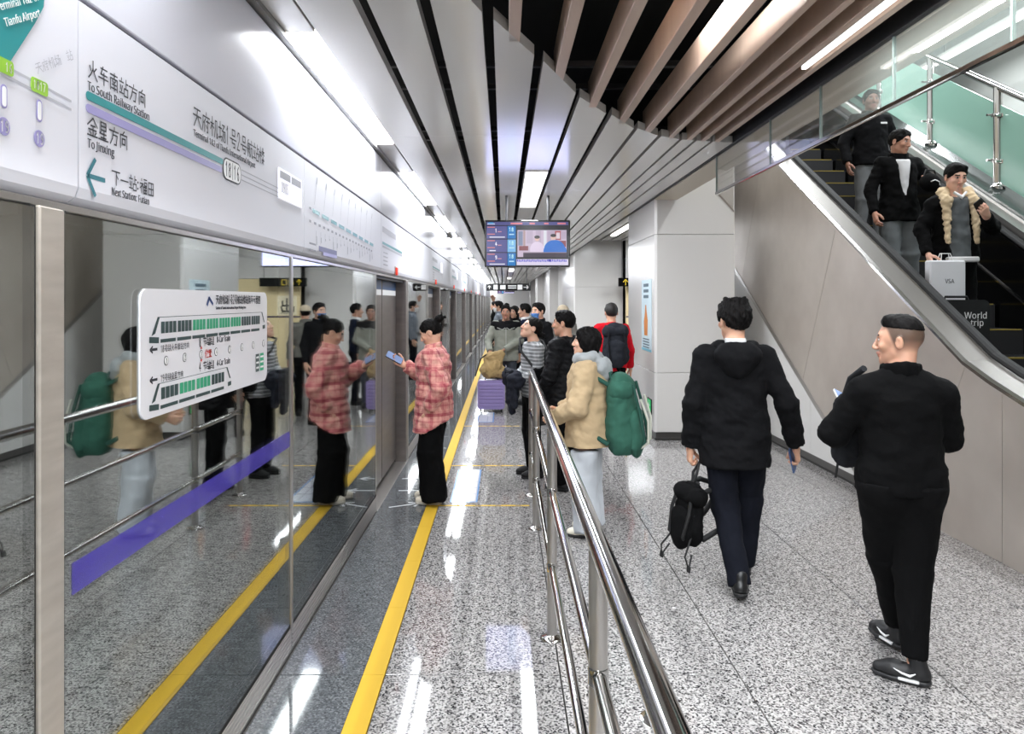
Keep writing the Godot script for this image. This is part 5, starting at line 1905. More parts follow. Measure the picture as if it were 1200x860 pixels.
func hair(t: Node3D, p: Dictionary, hx: Transform3D, s: float, hc: float):
	var kind: String = p.get("hair", "short")
	var c := maxf(hc, 0.0045)
	var f := Field.new(Vector3(-0.16, -0.3, -0.24) * s, Vector3(0.16, 0.2, 0.16) * s, c)
	var grow: float = {"short": 0.008, "messy": 0.016, "crop": 0.0005, "tied": 0.007, "bob": 0.016, "cap": 0.004}[kind]
	if kind == "cap":
		f.ell(Vector3(0, 0.045, -0.012) * s, Vector3(0.088, 0.09, 0.105) * s, 0.01)
		f.clip(Vector3(0, 0.045, 0) * s, Vector3(0, -1, 0.1))
		f.cap(Vector3(0, 0.055, 0.06) * s, Vector3(0, 0.042, 0.135) * s, 0.07 * s, 0.052 * s, 0.01, 1, 1)
		f.ell(Vector3(0, 0.0, 0.11) * s, Vector3(0.1, 0.048, 0.08) * s, 0.008, true)
		var w := Geo.new()
		f.nets(w, hx)
		obj("cap", w, p.get("cap_mat", M.beige), t)
		f = Field.new(Vector3(-0.16, -0.3, -0.24) * s, Vector3(0.16, 0.2, 0.16) * s, c)
	var r := Vector3(0.0765 + grow, 0.09 + grow, 0.096 + grow)
	f.ell(Vector3(0, 0.034, -0.014) * s, r * s, 0.01)
	if kind == "crop":
		f.ell(Vector3(0, 0.058, -0.01) * s, Vector3(0.0725, 0.073, 0.09) * s, 0.01)
		f.cap(Vector3(-0.026, 0.1, 0.046) * s, Vector3(0.03, 0.102, 0.046) * s, 0.02 * s, 0.02 * s, 0.035)
	if kind == "bob":
		f.cap(Vector3(0, 0.0, -0.035) * s, Vector3(0, -0.1, -0.045) * s, 0.088 * s, 0.075 * s, 0.03, 1, 0.9)
	# the face, the temples and the nape stay free
	var line: float = p.get("hairline", 0.074)
	f.ell(Vector3(0, line - 0.115, 0.1) * s, Vector3(0.076, 0.115, 0.09) * s, 0.012, true)
	if kind != "bob":
		for e in [-1, 1]:
			f.ell(Vector3(0.09 * e, -0.032, 0.002) * s, Vector3(0.035, 0.055 if kind != "crop" else 0.085, 0.05 if kind != "crop" else 0.075) * s, 0.012, true)
		f.clip(Vector3(0, -0.045 if kind != "crop" else 0.022, -0.07) * s, Vector3(0, -1, 0.35 if kind != "crop" else 0.1))
	if kind == "crop":
		f.clip(Vector3(0, 0.064, 0) * s, Vector3(0, -1, 0.12))
	if kind in ["tied"]:
		var b: Vector3 = p.get("bun", Vector3(0, 0.085, -0.115))
		f.ell(b * s, Vector3(0.042, 0.036, 0.042) * s, 0.012)
		f.cap(b * s, (b + Vector3(0.0, -0.01, -0.055)) * s, 0.026 * s, 0.014 * s, 0.012)
		f.cap(b * s, (b + Vector3(0.02, 0.025, -0.04)) * s, 0.018 * s, 0.008 * s, 0.01)
	if kind == "bob":
		f.cap(Vector3(-0.05, 0.085, 0.05) * s, Vector3(0.05, 0.085, 0.05) * s, 0.026 * s, 0.026 * s, 0.02)
		f.cap(Vector3(-0.075, 0.06, 0.02) * s, Vector3(-0.078, -0.03, 0.018) * s, 0.014 * s, 0.01 * s, 0.02)
		f.cap(Vector3(0.075, 0.06, 0.02) * s, Vector3(0.078, -0.03, 0.018) * s, 0.014 * s, 0.01 * s, 0.02)
	if kind in ["short", "messy"]:
		f.cap(Vector3(-0.035, 0.1, 0.042) * s, Vector3(0.045, 0.092, 0.048) * s, 0.021 * s, 0.02 * s, 0.03)
		for e in [-1, 1]:
			f.cap(Vector3(0.07 * e, 0.05, 0.03) * s, Vector3(0.074 * e, 0.0, 0.012) * s, 0.013 * s, 0.008 * s, 0.014)
	if kind == "messy":
		for k in 9:
			var a := k * 0.7
			f.cap(Vector3(sin(a) * 0.04, 0.1, cos(a) * 0.05 - 0.02) * s, Vector3(sin(a) * 0.06, 0.125 + 0.006 * (k % 3), cos(a) * 0.07 - 0.02) * s, 0.026 * s, 0.009 * s, 0.016)
	var g := Geo.new()
	var loose: float = p.get("loose", 0.007) * (0.5 if kind == "crop" else 1.0)
	f.nets(g, hx, loose * (1.6 if kind == "messy" else 1.0), 46.0, 3, 0.35)
	var hm: Material = p.get("hair_mat", M.get("hair"))
	if hm == null:
		M.hair = mat(rgb(14, 12, 12), 0.62)
		M.hair.metallic_specular = 0.25
		hm = M.hair
	obj("hair", g, hm, t)

func gear(at: Transform3D, node: Node3D):
	node.transform = at

func phone(label: String, grip: Transform3D, shift: Vector3, spin: Basis, tone: Material) -> Node3D:
	# lies in the palm: x to the thumb, y along the fingers, z out of the palm
	var t := thing("phone", label, "phone")
	t.transform = grip.orthonormalized() * Transform3D(spin, shift)
	var g := Geo.new()
	g.extrude(rrect(0.074, 0.155, 0.01, 4), Vector3(0, 0, -0.004), Vector3.RIGHT, Vector3.UP, Vector3(0, 0, 0.008))
	obj("case", g, tone, t)
	g = Geo.new()
	g.extrude(rrect(0.069, 0.15, 0.008, 4), Vector3(0, 0, 0.004), Vector3.RIGHT, Vector3.UP, Vector3(0, 0, 0.0006))
	obj("screen", g, glow(rgb(110, 130, 170), 0.25), t)
	return t

func rucksack(label: String, at: Vector3, turn: float, size: Vector3, m: Material, trim: Material, sway := 0.0) -> Node3D:
	# z points away from the back of the wearer; origin at the middle of the back panel's foot
	var t := thing("backpack", label, "backpack", at, turn)
	t.rotation.z = sway
	var f := Field.new(Vector3(-size.x, -0.06, -0.08), Vector3(size.x, size.y + 0.1, size.z + 0.12), 0.012)
	var w := size.x / 2
	f.cap(Vector3(0, w * 0.75, size.z * 0.45), Vector3(0, size.y - w * 0.6, size.z * 0.38), w, w * 0.86, 0.02, 1, size.z / size.x)
	f.clip(Vector3(0, 0, 0.0), Vector3(0, -1, 0.05))
	var g := Geo.new()
	f.nets(g, Transform3D(), 0.02, 6.0, 5)
	obj("pack_body", g, m, t)
	f = Field.new(Vector3(-size.x, -0.02, 0), Vector3(size.x, size.y, size.z + 0.14), 0.012)
	f.cap(Vector3(0, w * 0.6, size.z * 0.85), Vector3(0, size.y * 0.42, size.z * 0.82), w * 0.78, w * 0.74, 0.02, 1, 0.45)
	g = Geo.new()
	f.nets(g, Transform3D(), 0.014, 8.0, 9)
	obj("front_pocket", g, m, t)
	f = Field.new(Vector3(-size.x, size.y * 0.6, -0.05), Vector3(size.x, size.y + 0.08, size.z + 0.1), 0.012)
	f.cap(Vector3(-w * 0.5, size.y * 0.86, size.z * 0.42), Vector3(w * 0.5, size.y * 0.86, size.z * 0.42), w * 0.5, w * 0.5, 0.02, 1, 1.1)
	g = Geo.new()
	f.nets(g, Transform3D(), 0.012, 8.0, 11)
	obj("lid", g, m, t)
	for e in [-1.0, 1.0]:
		g = Geo.new()
		g.tube([Vector3(e * w * 0.55, size.y * 0.92, 0.02), Vector3(e * w * 0.6, size.y * 1.02, -0.08), Vector3(e * w * 0.68, size.y * 0.9, -0.2), Vector3(e * w * 0.74, size.y * 0.62, -0.235), Vector3(e * w * 0.8, size.y * 0.34, -0.16), Vector3(e * w * 0.8, size.y * 0.16, 0.02)], 0.017, 8)
		obj("strap", g, trim, t)
		g = Geo.new()
		g.tube([Vector3(e * w * 0.5, size.y * 0.93, size.z * 0.8), Vector3(e * w * 0.62, size.y * 0.6, size.z * 1.0), Vector3(e * w * 0.5, size.y * 0.2, size.z * 1.16), Vector3(e * w * 0.3, 0.02, size.z * 0.8)], 0.011, 6)
		obj("side_strap", g, trim, t)
	g = Geo.new()
	g.tube([Vector3(-0.04, size.y * 0.98, 0.03), Vector3(-0.03, size.y * 1.06, 0.02), Vector3(0.03, size.y * 1.06, 0.02), Vector3(0.04, size.y * 0.98, 0.03)], 0.009, 8)
	obj("handle", g, trim, t)
	return t

func build_people():
	var ink := cloth(rgb(17, 17, 19))
	var jet := cloth(rgb(11, 11, 12))
	var navy := cloth(rgb(21, 23, 31))
	# the man in a hooded jacket who walks away
	var a := person({
		"label": "man in black hooded jacket walking away with a backpack hanging from his left hand", "at": P(1.385, 0, 4.5), "turn": PI - 0.2, "h": 1.735, "cell": 0.0115, "head_cell": 0.0045, "top": ink, "pants": navy, "hood": ink,
		"hem": 0.735, "flare": 0.178, "bulk": 1.14, "deep": 0.78, "arm": Vector3(0.055, 0.054, 0.047), "hair": "messy", "yaw": 0.35, "lean": Vector2(0.03, 0.05), "wob": 0.014, "cuff": 0.03, "leg": Vector3(0.1, 0.078, 0.066),
		"joints": {"le": Vector3(0.235, 1.11, -0.03), "lw": Vector3(0.25, 0.84, 0.03), "re": Vector3(-0.28, 1.12, -0.06), "rw": Vector3(-0.34, 0.87, 0.02), "lk": Vector3(0.055, 0.49, 0.03), "la": Vector3(-0.02, 0.105, -0.12), "rk": Vector3(-0.105, 0.52, 0.16), "ra": Vector3(-0.075, 0.12, 0.2)},
		"lcurl": 1.15, "rcurl": 0.95, "lheel": 0.12, "rheel": -0.1, "shoes": mat(rgb(18, 18, 19), 0.35), "lfoot": -0.1,
	})
	var col := Geo.new()
	col.tube([Vector3(0.0, 1.46, -0.03), Vector3(0.0, 1.5, -0.035), Vector3(0, 1.515, -0.035)], [0.062, 0.064, 0.06], 20)
	obj("shirt_collar", col, M.white, a.node)
	phone("phone in the right hand of the walking man in the hooded jacket", a.r, Vector3(0.0, 0.0, 0.002), Basis(Vector3.UP, 0.2), mat(rgb(60, 90, 140), 0.3))
	# the backpack that hangs from his hand
	var lg: Transform3D = a.l
	var bag := rucksack("black backpack hanging by its loop from the walking man's left hand", Vector3.ZERO, 0, Vector3(0.25, 0.36, 0.12), jet, M.rubber)
	bag.transform = Transform3D(Basis(Vector3.UP, -1.1) * Basis(Vector3.FORWARD, 0.12), lg.origin + Vector3(-0.01, -0.5, 0.0))
	var g := Geo.new()
	g.tube([Vector3(0, 0.36, 0.04), Vector3(-0.016, 0.44, 0.03), Vector3(0.0, 0.51, 0.0), Vector3(0.016, 0.44, 0.03), Vector3(0.0, 0.36, 0.04)], 0.009, 8)
	obj("carry_loop", g, M.rubber, bag)
	for q in [[0.09, 0.02, 0.16], [-0.06, 0.05, 0.18]]:
		g = Geo.new()
		g.tube([Vector3(q[0], 0.08, 0.1), Vector3(q[0] * 1.3, -0.02, q[2]), Vector3(q[0] * 1.5, -0.09, q[2] - 0.02), Vector3(q[0] * 1.2, -0.02, q[2] - 0.06)], 0.006, 6)
		g.box(Vector3(q[0] * 1.5, -0.09, q[2] - 0.02), Vector3(0.03, 0.04, 0.012), 0.004)
		obj("loose_strap", g, M.rubber, bag)
	# the man in black at the right edge, looking over his left shoulder
	var b := person({
		"label": "man in black jacket and black trousers at right holding a phone before him", "at": P(1.84, 0, 3.48), "turn": PI - 0.18, "h": 1.665, "cell": 0.011, "head_cell": 0.0042, "top": jet, "pants": jet, "collar": jet, "collar_tall": 0.045, "neckline": 0.03,
		"hem": 0.87, "flare": 0.172, "bulk": 1.14, "arm": Vector3(0.058, 0.058, 0.046), "hair": "crop", "hairline": 0.09, "fade": lin(98, 78, 66), "yaw": 1.16, "pitch": 0.02, "wob": 0.011, "leg": Vector3(0.112, 0.082, 0.054), "cuff": -0.03,
		"joints": {"ls": Vector3(0.175, 1.34, -0.01), "rs": Vector3(-0.175, 1.34, -0.01), "le": Vector3(0.29, 1.13, 0.04), "lw": Vector3(0.16, 1.17, 0.27), "re": Vector3(-0.24, 1.12, 0.08), "rw": Vector3(-0.05, 1.14, 0.27), "lk": Vector3(0.02, 0.52, 0.16), "la": Vector3(-0.07, 0.1, 0.3), "rk": Vector3(-0.06, 0.49, 0.02), "ra": Vector3(-0.04, 0.085, -0.06)},
		"ldir": Vector3(0.05, 0.35, 0.7), "lpalm": Vector3(-0.5, 0.6, -0.5), "lcurl": 0.6, "rcurl": 0.8, "rfoot": 1.15, "lfoot": 0.4, "shoes": mat(rgb(26, 26, 28), 0.5), "soles": mat(rgb(40, 40, 42), 0.5), "swoosh": true, "skin": lin(210, 160, 134),
	})
	phone("pale phone held up by the man in black at the right", b.l, Vector3(0.01, 0.03, -0.002), Basis(Vector3.UP, 0.0), M.white)
	var sl := thing("sling_bag", "dark grey bag hugged under the left arm of the man in black at the right", "bag")
	sl.transform = b.node.transform
	var sf := Field.new(Vector3(0.0, 0.86, 0.08), Vector3(0.34, 1.4, 0.4), 0.011)
	sf.cap(Vector3(0.18, 1.0, 0.2), Vector3(0.17, 1.2, 0.21), 0.085, 0.08, 0.02, 1, 0.6)
	g = Geo.new()
	sf.nets(g, Transform3D(), 0.02, 8.0, 6)
	obj("bag_body", g, cloth(rgb(38, 39, 42)), sl)
	g = Geo.new()
	g.tube([Vector3(0.2, 1.24, 0.2), Vector3(0.18, 1.36, 0.14), Vector3(0.15, 1.42, 0.03)], 0.016, 8)
	obj("strap", g, cloth(rgb(44, 45, 48)), sl)
	g = Geo.new()
	g.tube([Vector3(0.22, 0.93, 0.22), Vector3(0.23, 0.86, 0.22)], 0.006, 6)
	obj("zip_pull", g, M.rubber, sl)
	# the woman in the plaid shirt at the doors
	var pl := mat(Color.WHITE, 0.85)
	tri(pl, plaid(), 3.8, false)
	pl.rim_enabled = true
	pl.rim = 0.2
	var c := person({
		"label": "woman in red plaid shirt and wide black trousers looking at her phone beside the doors", "at": P(-0.6, 0, 6.5), "turn": -PI / 2 - 0.1, "h": 1.57, "cell": 0.0115, "head_cell": 0.0048, "top": pl, "pants": cloth(rgb(9, 9, 10)), "garment": "shirt", "collar": pl,
		"hem": 0.7, "hem_tilt": Vector3(0, -1, -0.55), "flare": 0.19, "bulk": 1.2, "deep": 0.88, "arm": Vector3(0.066, 0.074, 0.052), "hair": "tied", "bun": Vector3(0.0, 0.085, -0.13), "pitch": 0.42, "fem": true, "lean": Vector2(0.03, 0), "wob": 0.018,
		"joints": {"le": Vector3(0.24, 1.1, -0.1), "lw": Vector3(0.2, 0.9, 0.0), "re": Vector3(-0.24, 1.12, 0.1), "rw": Vector3(-0.1, 1.26, 0.3), "lk": Vector3(0.1, 0.49, 0.02), "la": Vector3(0.1, 0.085, -0.02), "rk": Vector3(-0.09, 0.49, 0.05), "ra": Vector3(-0.09, 0.085, 0.03)},
		"leg": Vector3(0.115, 0.116, 0.125), "cuff": 0.045, "lhide": false, "rcurl": 0.6, "rdir": Vector3(0.25, 0.45, 0.75), "rpalm": Vector3(0.5, 0.5, -0.4), "shoes": mat(rgb(224, 214, 196), 0.6), "soles": mat(rgb(200, 192, 180), 0.6), "skin": lin(220, 172, 146),
	})
	phone("phone in the raised hand of the woman in the plaid shirt", c.r, Vector3(0.0, 0.03, 0.0), Basis(Vector3.UP, 0.0), mat(rgb(70, 70, 76), 0.3))
	# the girl in the beige coat with the green backpack
	var be := cloth(rgb(188, 164, 130))
	var d := person({
		"label": "woman in beige coat with a thick grey collar and pale grey trousers behind the guardrail", "at": P(0.63, 0, 5.6), "turn": -PI / 2 - 0.3, "h": 1.53, "cell": 0.0115, "head_cell": 0.0048, "top": be, "pants": cloth(rgb(190, 194, 200)), "hood": cloth(rgb(160, 164, 166), 0.95, 0.6), "cowl": 0.1, "cowl_up": 0.035, "garment": "coat",
		"hem": 0.66, "flare": 0.19, "bulk": 1.22, "deep": 0.9, "arm": Vector3(0.068, 0.07, 0.052), "hair": "bob", "hairline": 0.062, "pitch": -0.12, "fem": true, "wob": 0.016, "leg": Vector3(0.118, 0.112, 0.108), "cuff": 0.03,
		"joints": {"le": Vector3(0.25, 1.08, 0.03), "lw": Vector3(0.16, 0.98, 0.24), "re": Vector3(-0.25, 1.1, 0.06), "rw": Vector3(-0.12, 1.0, 0.26)},
		"lcurl": 0.7, "rcurl": 0.7, "shoes": mat(rgb(226, 220, 204), 0.6), "soles": mat(rgb(36, 36, 36), 0.6), "skin": lin(222, 176, 150),
	})
	var fwd: Vector3 = d.node.basis.z
	var gp := rucksack("large green hiking backpack on the back of the woman in the beige coat", d.node.position - fwd * 0.155 + Vector3(0, 0.62, 0), d.node.rotation.y + PI, Vector3(0.33, 0.56, 0.24), cloth(rgb(54, 96, 82)), cloth(rgb(48, 84, 74)), 0.06)
	g = Geo.new()
	for e in [-1.0, 1.0]:
		g.tube([Vector3(e * 0.1, 0.42, 0.25), Vector3(e * 0.08, 0.26, 0.3), Vector3(e * 0.07, 0.1, 0.3), Vector3(e * 0.06, 0.01, 0.18)], 0.009, 6)
	obj("cream_strap", g, mat(rgb(206, 206, 192), 0.7), gp)
	# the man in the black padded jacket
	var e := person({
		"label": "man in black padded jacket seen from behind next to the guardrail end", "at": P(0.57, 0, 6.95), "turn": PI + 1.0, "h": 1.64, "cell": 0.013, "head_cell": 0.0055, "top": cloth(rgb(22, 22, 24), 0.55), "pants": jet, "hood": cloth(rgb(22, 22, 24), 0.55), "hem": 0.78, "flare": 0.19, "bulk": 1.26, "deep": 0.9,
		"hair": "short", "yaw": 0.25, "wob": 0.018, "wrinkle": 9.0, "squash": 2.4, "joints": {"le": Vector3(0.27, 1.1, 0.02), "lw": Vector3(0.2, 0.93, 0.14)}, "lcurl": 0.5,
	})
	# the woman who looks up
	var st := mat(Color.WHITE, 0.85)
	var sim := Image.create(64, 64, false, Image.FORMAT_RGB8)
	sim.fill(rgb(120, 122, 124))
	for k in 8:
		px_rect(sim, 0, k * 8, 64, 3, rgb(196, 198, 200))
	tri(st, ImageTexture.create_from_image(sim), 3.6, false)
	var l := person({
		"label": "woman in grey striped top looking up at the screen beside the guardrail end", "at": P(0.29, 0, 7.45), "turn": -PI / 2 + 0.25, "h": 1.57, "cell": 0.014, "head_cell": 0.0058, "top": st, "pants": jet, "garment": "top", "hem": 0.86, "hair": "tied", "bun": Vector3(0, -0.02, -0.115), "pitch": -0.42, "fem": true, "bulk": 1.02,
		"joints": {"le": Vector3(0.22, 1.12, 0.02), "lw": Vector3(0.1, 1.04, 0.2), "re": Vector3(-0.23, 1.12, 0.02), "rw": Vector3(-0.1, 1.04, 0.22)}, "skin": lin(226, 180, 156), "lhide": true, "rhide": true,
	})
	var jk := thing("folded_jacket", "dark jacket draped over the forearms of the woman who looks up", "jacket")
	jk.transform = l.node.transform
	var f := Field.new(Vector3(-0.3, 0.55, 0.0), Vector3(0.3, 1.15, 0.4), 0.014)
	f.cap(Vector3(-0.16, 0.98, 0.2), Vector3(0.16, 0.98, 0.2), 0.07, 0.07, 0.03)
	f.cap(Vector3(-0.08, 0.96, 0.22), Vector3(-0.07, 0.66, 0.2), 0.09, 0.05, 0.03, 1, 0.6)
	f.cap(Vector3(0.1, 0.96, 0.22), Vector3(0.12, 0.76, 0.22), 0.09, 0.06, 0.03, 1, 0.6)
	g = Geo.new()
	f.nets(g, Transform3D(), 0.04, 8.0, 4)
	obj("draped_cloth", g, cloth(rgb(40, 42, 50)), jk)
	f = Field.new(Vector3(-0.14, 0.98, 0.18), Vector3(0.14, 1.08, 0.3), 0.01)
	f.cap(Vector3(-0.1, 1.04, 0.24), Vector3(0.1, 1.04, 0.24), 0.03, 0.03, 0.02)
	g = Geo.new()
	f.nets(g, Transform3D(), 0.01, 12.0, 5)
	obj("collar", g, cloth(rgb(30, 32, 38)), jk)
	var sb := thing("shoulder_bag", "black shoulder bag worn across the striped top", "bag")
	sb.transform = l.node.transform
	g = Geo.new()
	g.box(Vector3(0.21, 0.98, -0.06), Vector3(0.09, 0.24, 0.26), 0.03)
	obj("bag_body", g, jet, sb)
	g = Geo.new()
	g.tube([Vector3(0.2, 1.08, 0.04), Vector3(0.08, 1.25, 0.15), Vector3(-0.08, 1.36, 0.11), Vector3(-0.12, 1.38, -0.01), Vector3(-0.05, 1.33, -0.12), Vector3(0.12, 1.15, -0.15), Vector3(0.2, 1.06, -0.12)], 0.012, 6)
	obj("strap", g, M.rubber, sb)
	# the man in the grey jacket with the suitcase
	var gr := cloth(rgb(146, 148, 138))
	var h := person({
		"label": "man in grey and black outdoor jacket standing behind a lavender suitcase", "at": P(0.04, 0, 12.2), "turn": 0.0, "h": 1.66, "cell": 0.014, "head_cell": 0.006, "top": gr, "pants": cloth(rgb(66, 70, 78)), "hood": cloth(rgb(24, 24, 26)), "yoke": cloth(rgb(24, 24, 26)), "hem": 0.78, "bulk": 1.2, "hair": "short", "yaw": -0.1,
		"joints": {"le": Vector3(0.24, 1.12, 0.06), "lw": Vector3(-0.03, 0.98, 0.27), "re": Vector3(-0.3, 1.12, 0.04), "rw": Vector3(-0.26, 0.95, 0.24)}, "ldir": Vector3(-0.6, -0.4, 0.4), "lpalm": Vector3(0, -0.8, 0.3), "rdir": Vector3(0.1, -0.6, 0.5), "rpalm": Vector3(0.1, -0.3, 0.9), "lcurl": 0.6, "rcurl": 0.6, "skin": lin(176, 128, 106),
	})
	g = Geo.new()
	g.tube([Vector3(0, 1.3, 0.142), Vector3(0, 1.1, 0.142), Vector3(0, 0.82, 0.15)], 0.006, 6)
	for q in [-1.0, 1.0]:
		g.tube([Vector3(q * 0.14, 1.3, 0.1), Vector3(q * 0.06, 1.27, 0.135), Vector3(q * 0.012, 1.3, 0.142)], 0.006, 6)
	obj("pale_piping", g, mat(rgb(190, 192, 186), 0.6), h.node)
	suitcase("lavender ribbed suitcase with a tan bag on top standing on the platform", P(-0.19, 0, 11.75), 0.0, Vector3(0.42, 0.5, 0.26), mat(rgb(138, 122, 172), 0.35), "")
	var tb := thing("duffel_bag", "tan cloth bag resting on the lavender suitcase", "bag", P(-0.15, 0.535, 11.78))
	f = Field.new(Vector3(-0.3, -0.05, -0.2), Vector3(0.3, 0.5, 0.2), 0.013)
	f.cap(Vector3(-0.02, 0.13, 0), Vector3(0.0, 0.27, 0.0), 0.2, 0.13, 0.03, 1, 0.62)
	f.cap(Vector3(-0.1, 0.3, 0.02), Vector3(0.1, 0.34, 0.0), 0.06, 0.07, 0.04)
	f.clip(Vector3.ZERO, Vector3.DOWN)
	g = Geo.new()
	f.nets(g, Transform3D(), 0.04, 7.0, 8)
	obj("bag_body", g, cloth(rgb(172, 146, 104)), tb)
	g = Geo.new()
	g.tube([Vector3(-0.12, 0.36, 0.04), Vector3(-0.2, 0.3, 0.05), Vector3(-0.26, 0.12, 0.04), Vector3(-0.29, 0.02, 0.03)], 0.011, 6)
	obj("dark_strap", g, M.rubber, tb)
	f = Field.new(Vector3(-0.2, 0.0, 0.02), Vector3(0.2, 0.3, 0.22), 0.012)
	f.cap(Vector3(-0.03, 0.1, 0.1), Vector3(0.02, 0.18, 0.09), 0.11, 0.09, 0.02, 1, 0.4)
	g = Geo.new()
	f.nets(g, Transform3D(), 0.02, 9.0, 8)
	obj("front_pocket", g, cloth(rgb(166, 140, 98)), tb)
	# the man in red with a black backpack
	var r := person({
		"label": "man in red top with a black backpack walking away near the pillar", "at": P(1.38, 0, 9.6), "turn": PI, "h": 1.7, "cell": 0.014, "head_cell": 0.006, "top": cloth(rgb(196, 24, 38)), "pants": jet, "garment": "top", "collar": cloth(rgb(196, 24, 38)), "collar_tall": 0.02, "hem": 0.84, "bulk": 1.05, "hair": "short", "loose": 0.003, "hair_mat": mat(rgb(30, 26, 24), 0.65),
		"joints": {"lk": Vector3(0.09, 0.5, 0.08), "rk": Vector3(-0.09, 0.49, 0.0), "ra": Vector3(-0.09, 0.1, -0.14)}, "rheel": 0.2,
	})
	rucksack("black backpack on the back of the man in red", r.node.position + Vector3(0.02, 0.92, 0.125), 0, Vector3(0.34, 0.5, 0.2), cloth(rgb(38, 40, 46)), cloth(rgb(30, 30, 34)))
	# the row that waits behind, each with something of his own
	var far := [
		["man in black jacket and blue face mask waiting behind the woman who looks up", P(0.5, 0, 10.6), -PI / 2 + 0.7, 1.7, ink, jet, "short", true],
		["man in dark navy jacket with pale collar waiting beside the man in the grey jacket", P(0.37, 0, 12.6), -PI / 2 - 0.2, 1.68, cloth(rgb(30, 36, 56)), navy, "short", false],
		["person in a pale tan cap beyond the man in the padded jacket", P(0.9, 0, 11.4), PI - 0.4, 1.66, cloth(rgb(120, 118, 112)), jet, "cap", false],
		["person in black with long dark hair standing behind the man in the grey jacket", P(0.22, 0, 14.6), -0.6, 1.62, jet, jet, "bob", false],
		["man in grey shirt and dark trousers wearing a white mask far behind the suitcase", P(-0.1, 0, 16.6), -PI / 2, 1.72, cloth(rgb(118, 124, 132)), navy, "short", true],
		["person in a dark coat waiting far down the platform beside the screen doors", P(-0.25, 0, 21.5), -PI / 2, 1.7, jet, jet, "short", false],
		["person in a brown coat far down the platform beyond the hanging sign", P(0.1, 0, 24.5), 0.3, 1.64, cloth(rgb(66, 56, 50)), jet, "bob", false],
	]
	for k in far.size():
		var q: Array = far[k]
		var fp := {"label": q[0], "at": q[1], "turn": q[2], "h": q[3], "cell": 0.018, "head_cell": 0.0075, "top": q[4], "pants": q[5], "hair": q[6], "mask": q[7], "collar": q[4] if k != 1 else M.white, "skin": lin(204, 158, 134), "wob": 0.012}
		if k == 4:
			fp.mask_mat = M.white
			fp.joints = {"re": Vector3(-0.36, 1.5, 0.05), "rw": Vector3(-0.22, 1.72, 0.12)}
		if k == 2:
			fp.cap_mat = cloth(rgb(214, 198, 172))
		person(fp)
	riders(jet, ink)

func suitcase(label: String, at: Vector3, turn: float, size: Vector3, m: Material, words: String):
	var t := thing("suitcase", label, "suitcase", at, turn)
	var y0 := 0.055
	var g := Geo.new()
	g.extrude(rrect(size.x, size.y - y0, 0.05), Vector3(0, y0 + (size.y - y0) / 2, -size.z / 2), Vector3.RIGHT, Vector3.UP, Vector3(0, 0, size.z))
	obj("shell", g, m, t)
	if not words:
		for k in 7:
			g = Geo.new()
			for e in [-1.0, 1.0]:
				g = Geo.new()
				g.box(Vector3(0, y0 + 0.06 + k * (size.y - y0 - 0.1) / 6.5, e * size.z / 2), Vector3(size.x - 0.05, 0.042, 0.014), 0.006)
				obj("rib", g, m, t)
	for e in [-1.0, 1.0]:
		for f in [-1.0, 1.0]:
			g = Geo.new()
			g.lathe(Vector3(e * (size.x / 2 - 0.05) - 0.012, 0.027, f * (size.z / 2 - 0.04)), [[0.008, 0], [0.026, 0.002], [0.027, 0.012], [0.026, 0.022], [0.008, 0.024]], 16, Basis(Vector3.FORWARD, PI / 2))
			g.box(Vector3(e * (size.x / 2 - 0.05), 0.05, f * (size.z / 2 - 0.04)), Vector3(0.034, 0.02, 0.04), 0.004)
			obj("wheel", g, M.rubber, t)
	g = Geo.new()
	g.tube([Vector3(-0.1, size.y, 0), Vector3(-0.09, size.y + 0.025, 0), Vector3(0.09, size.y + 0.025, 0), Vector3(0.1, size.y, 0)], 0.01, 8)
	obj("handle", g, M.rubber, t)
	g = Geo.new()
	g.extrude(rrect(0.012, size.y - y0 - 0.08, 0.004, 3), Vector3(-size.x / 2 - 0.002, y0 + (size.y - y0) / 2, -0.006), Vector3(0, 0, 1), Vector3.UP, Vector3(size.x + 0.004, 0, 0))
	obj("zip_seam", g, M.satin, t)
	if words:
		for k in 2:
			text_mesh("lettering", ["World", "trip"][k], 0.07, M.white, t, Vector3(-0.01 + 0.05 * k, size.y - 0.13 - 0.06 * k, size.z / 2), Basis())

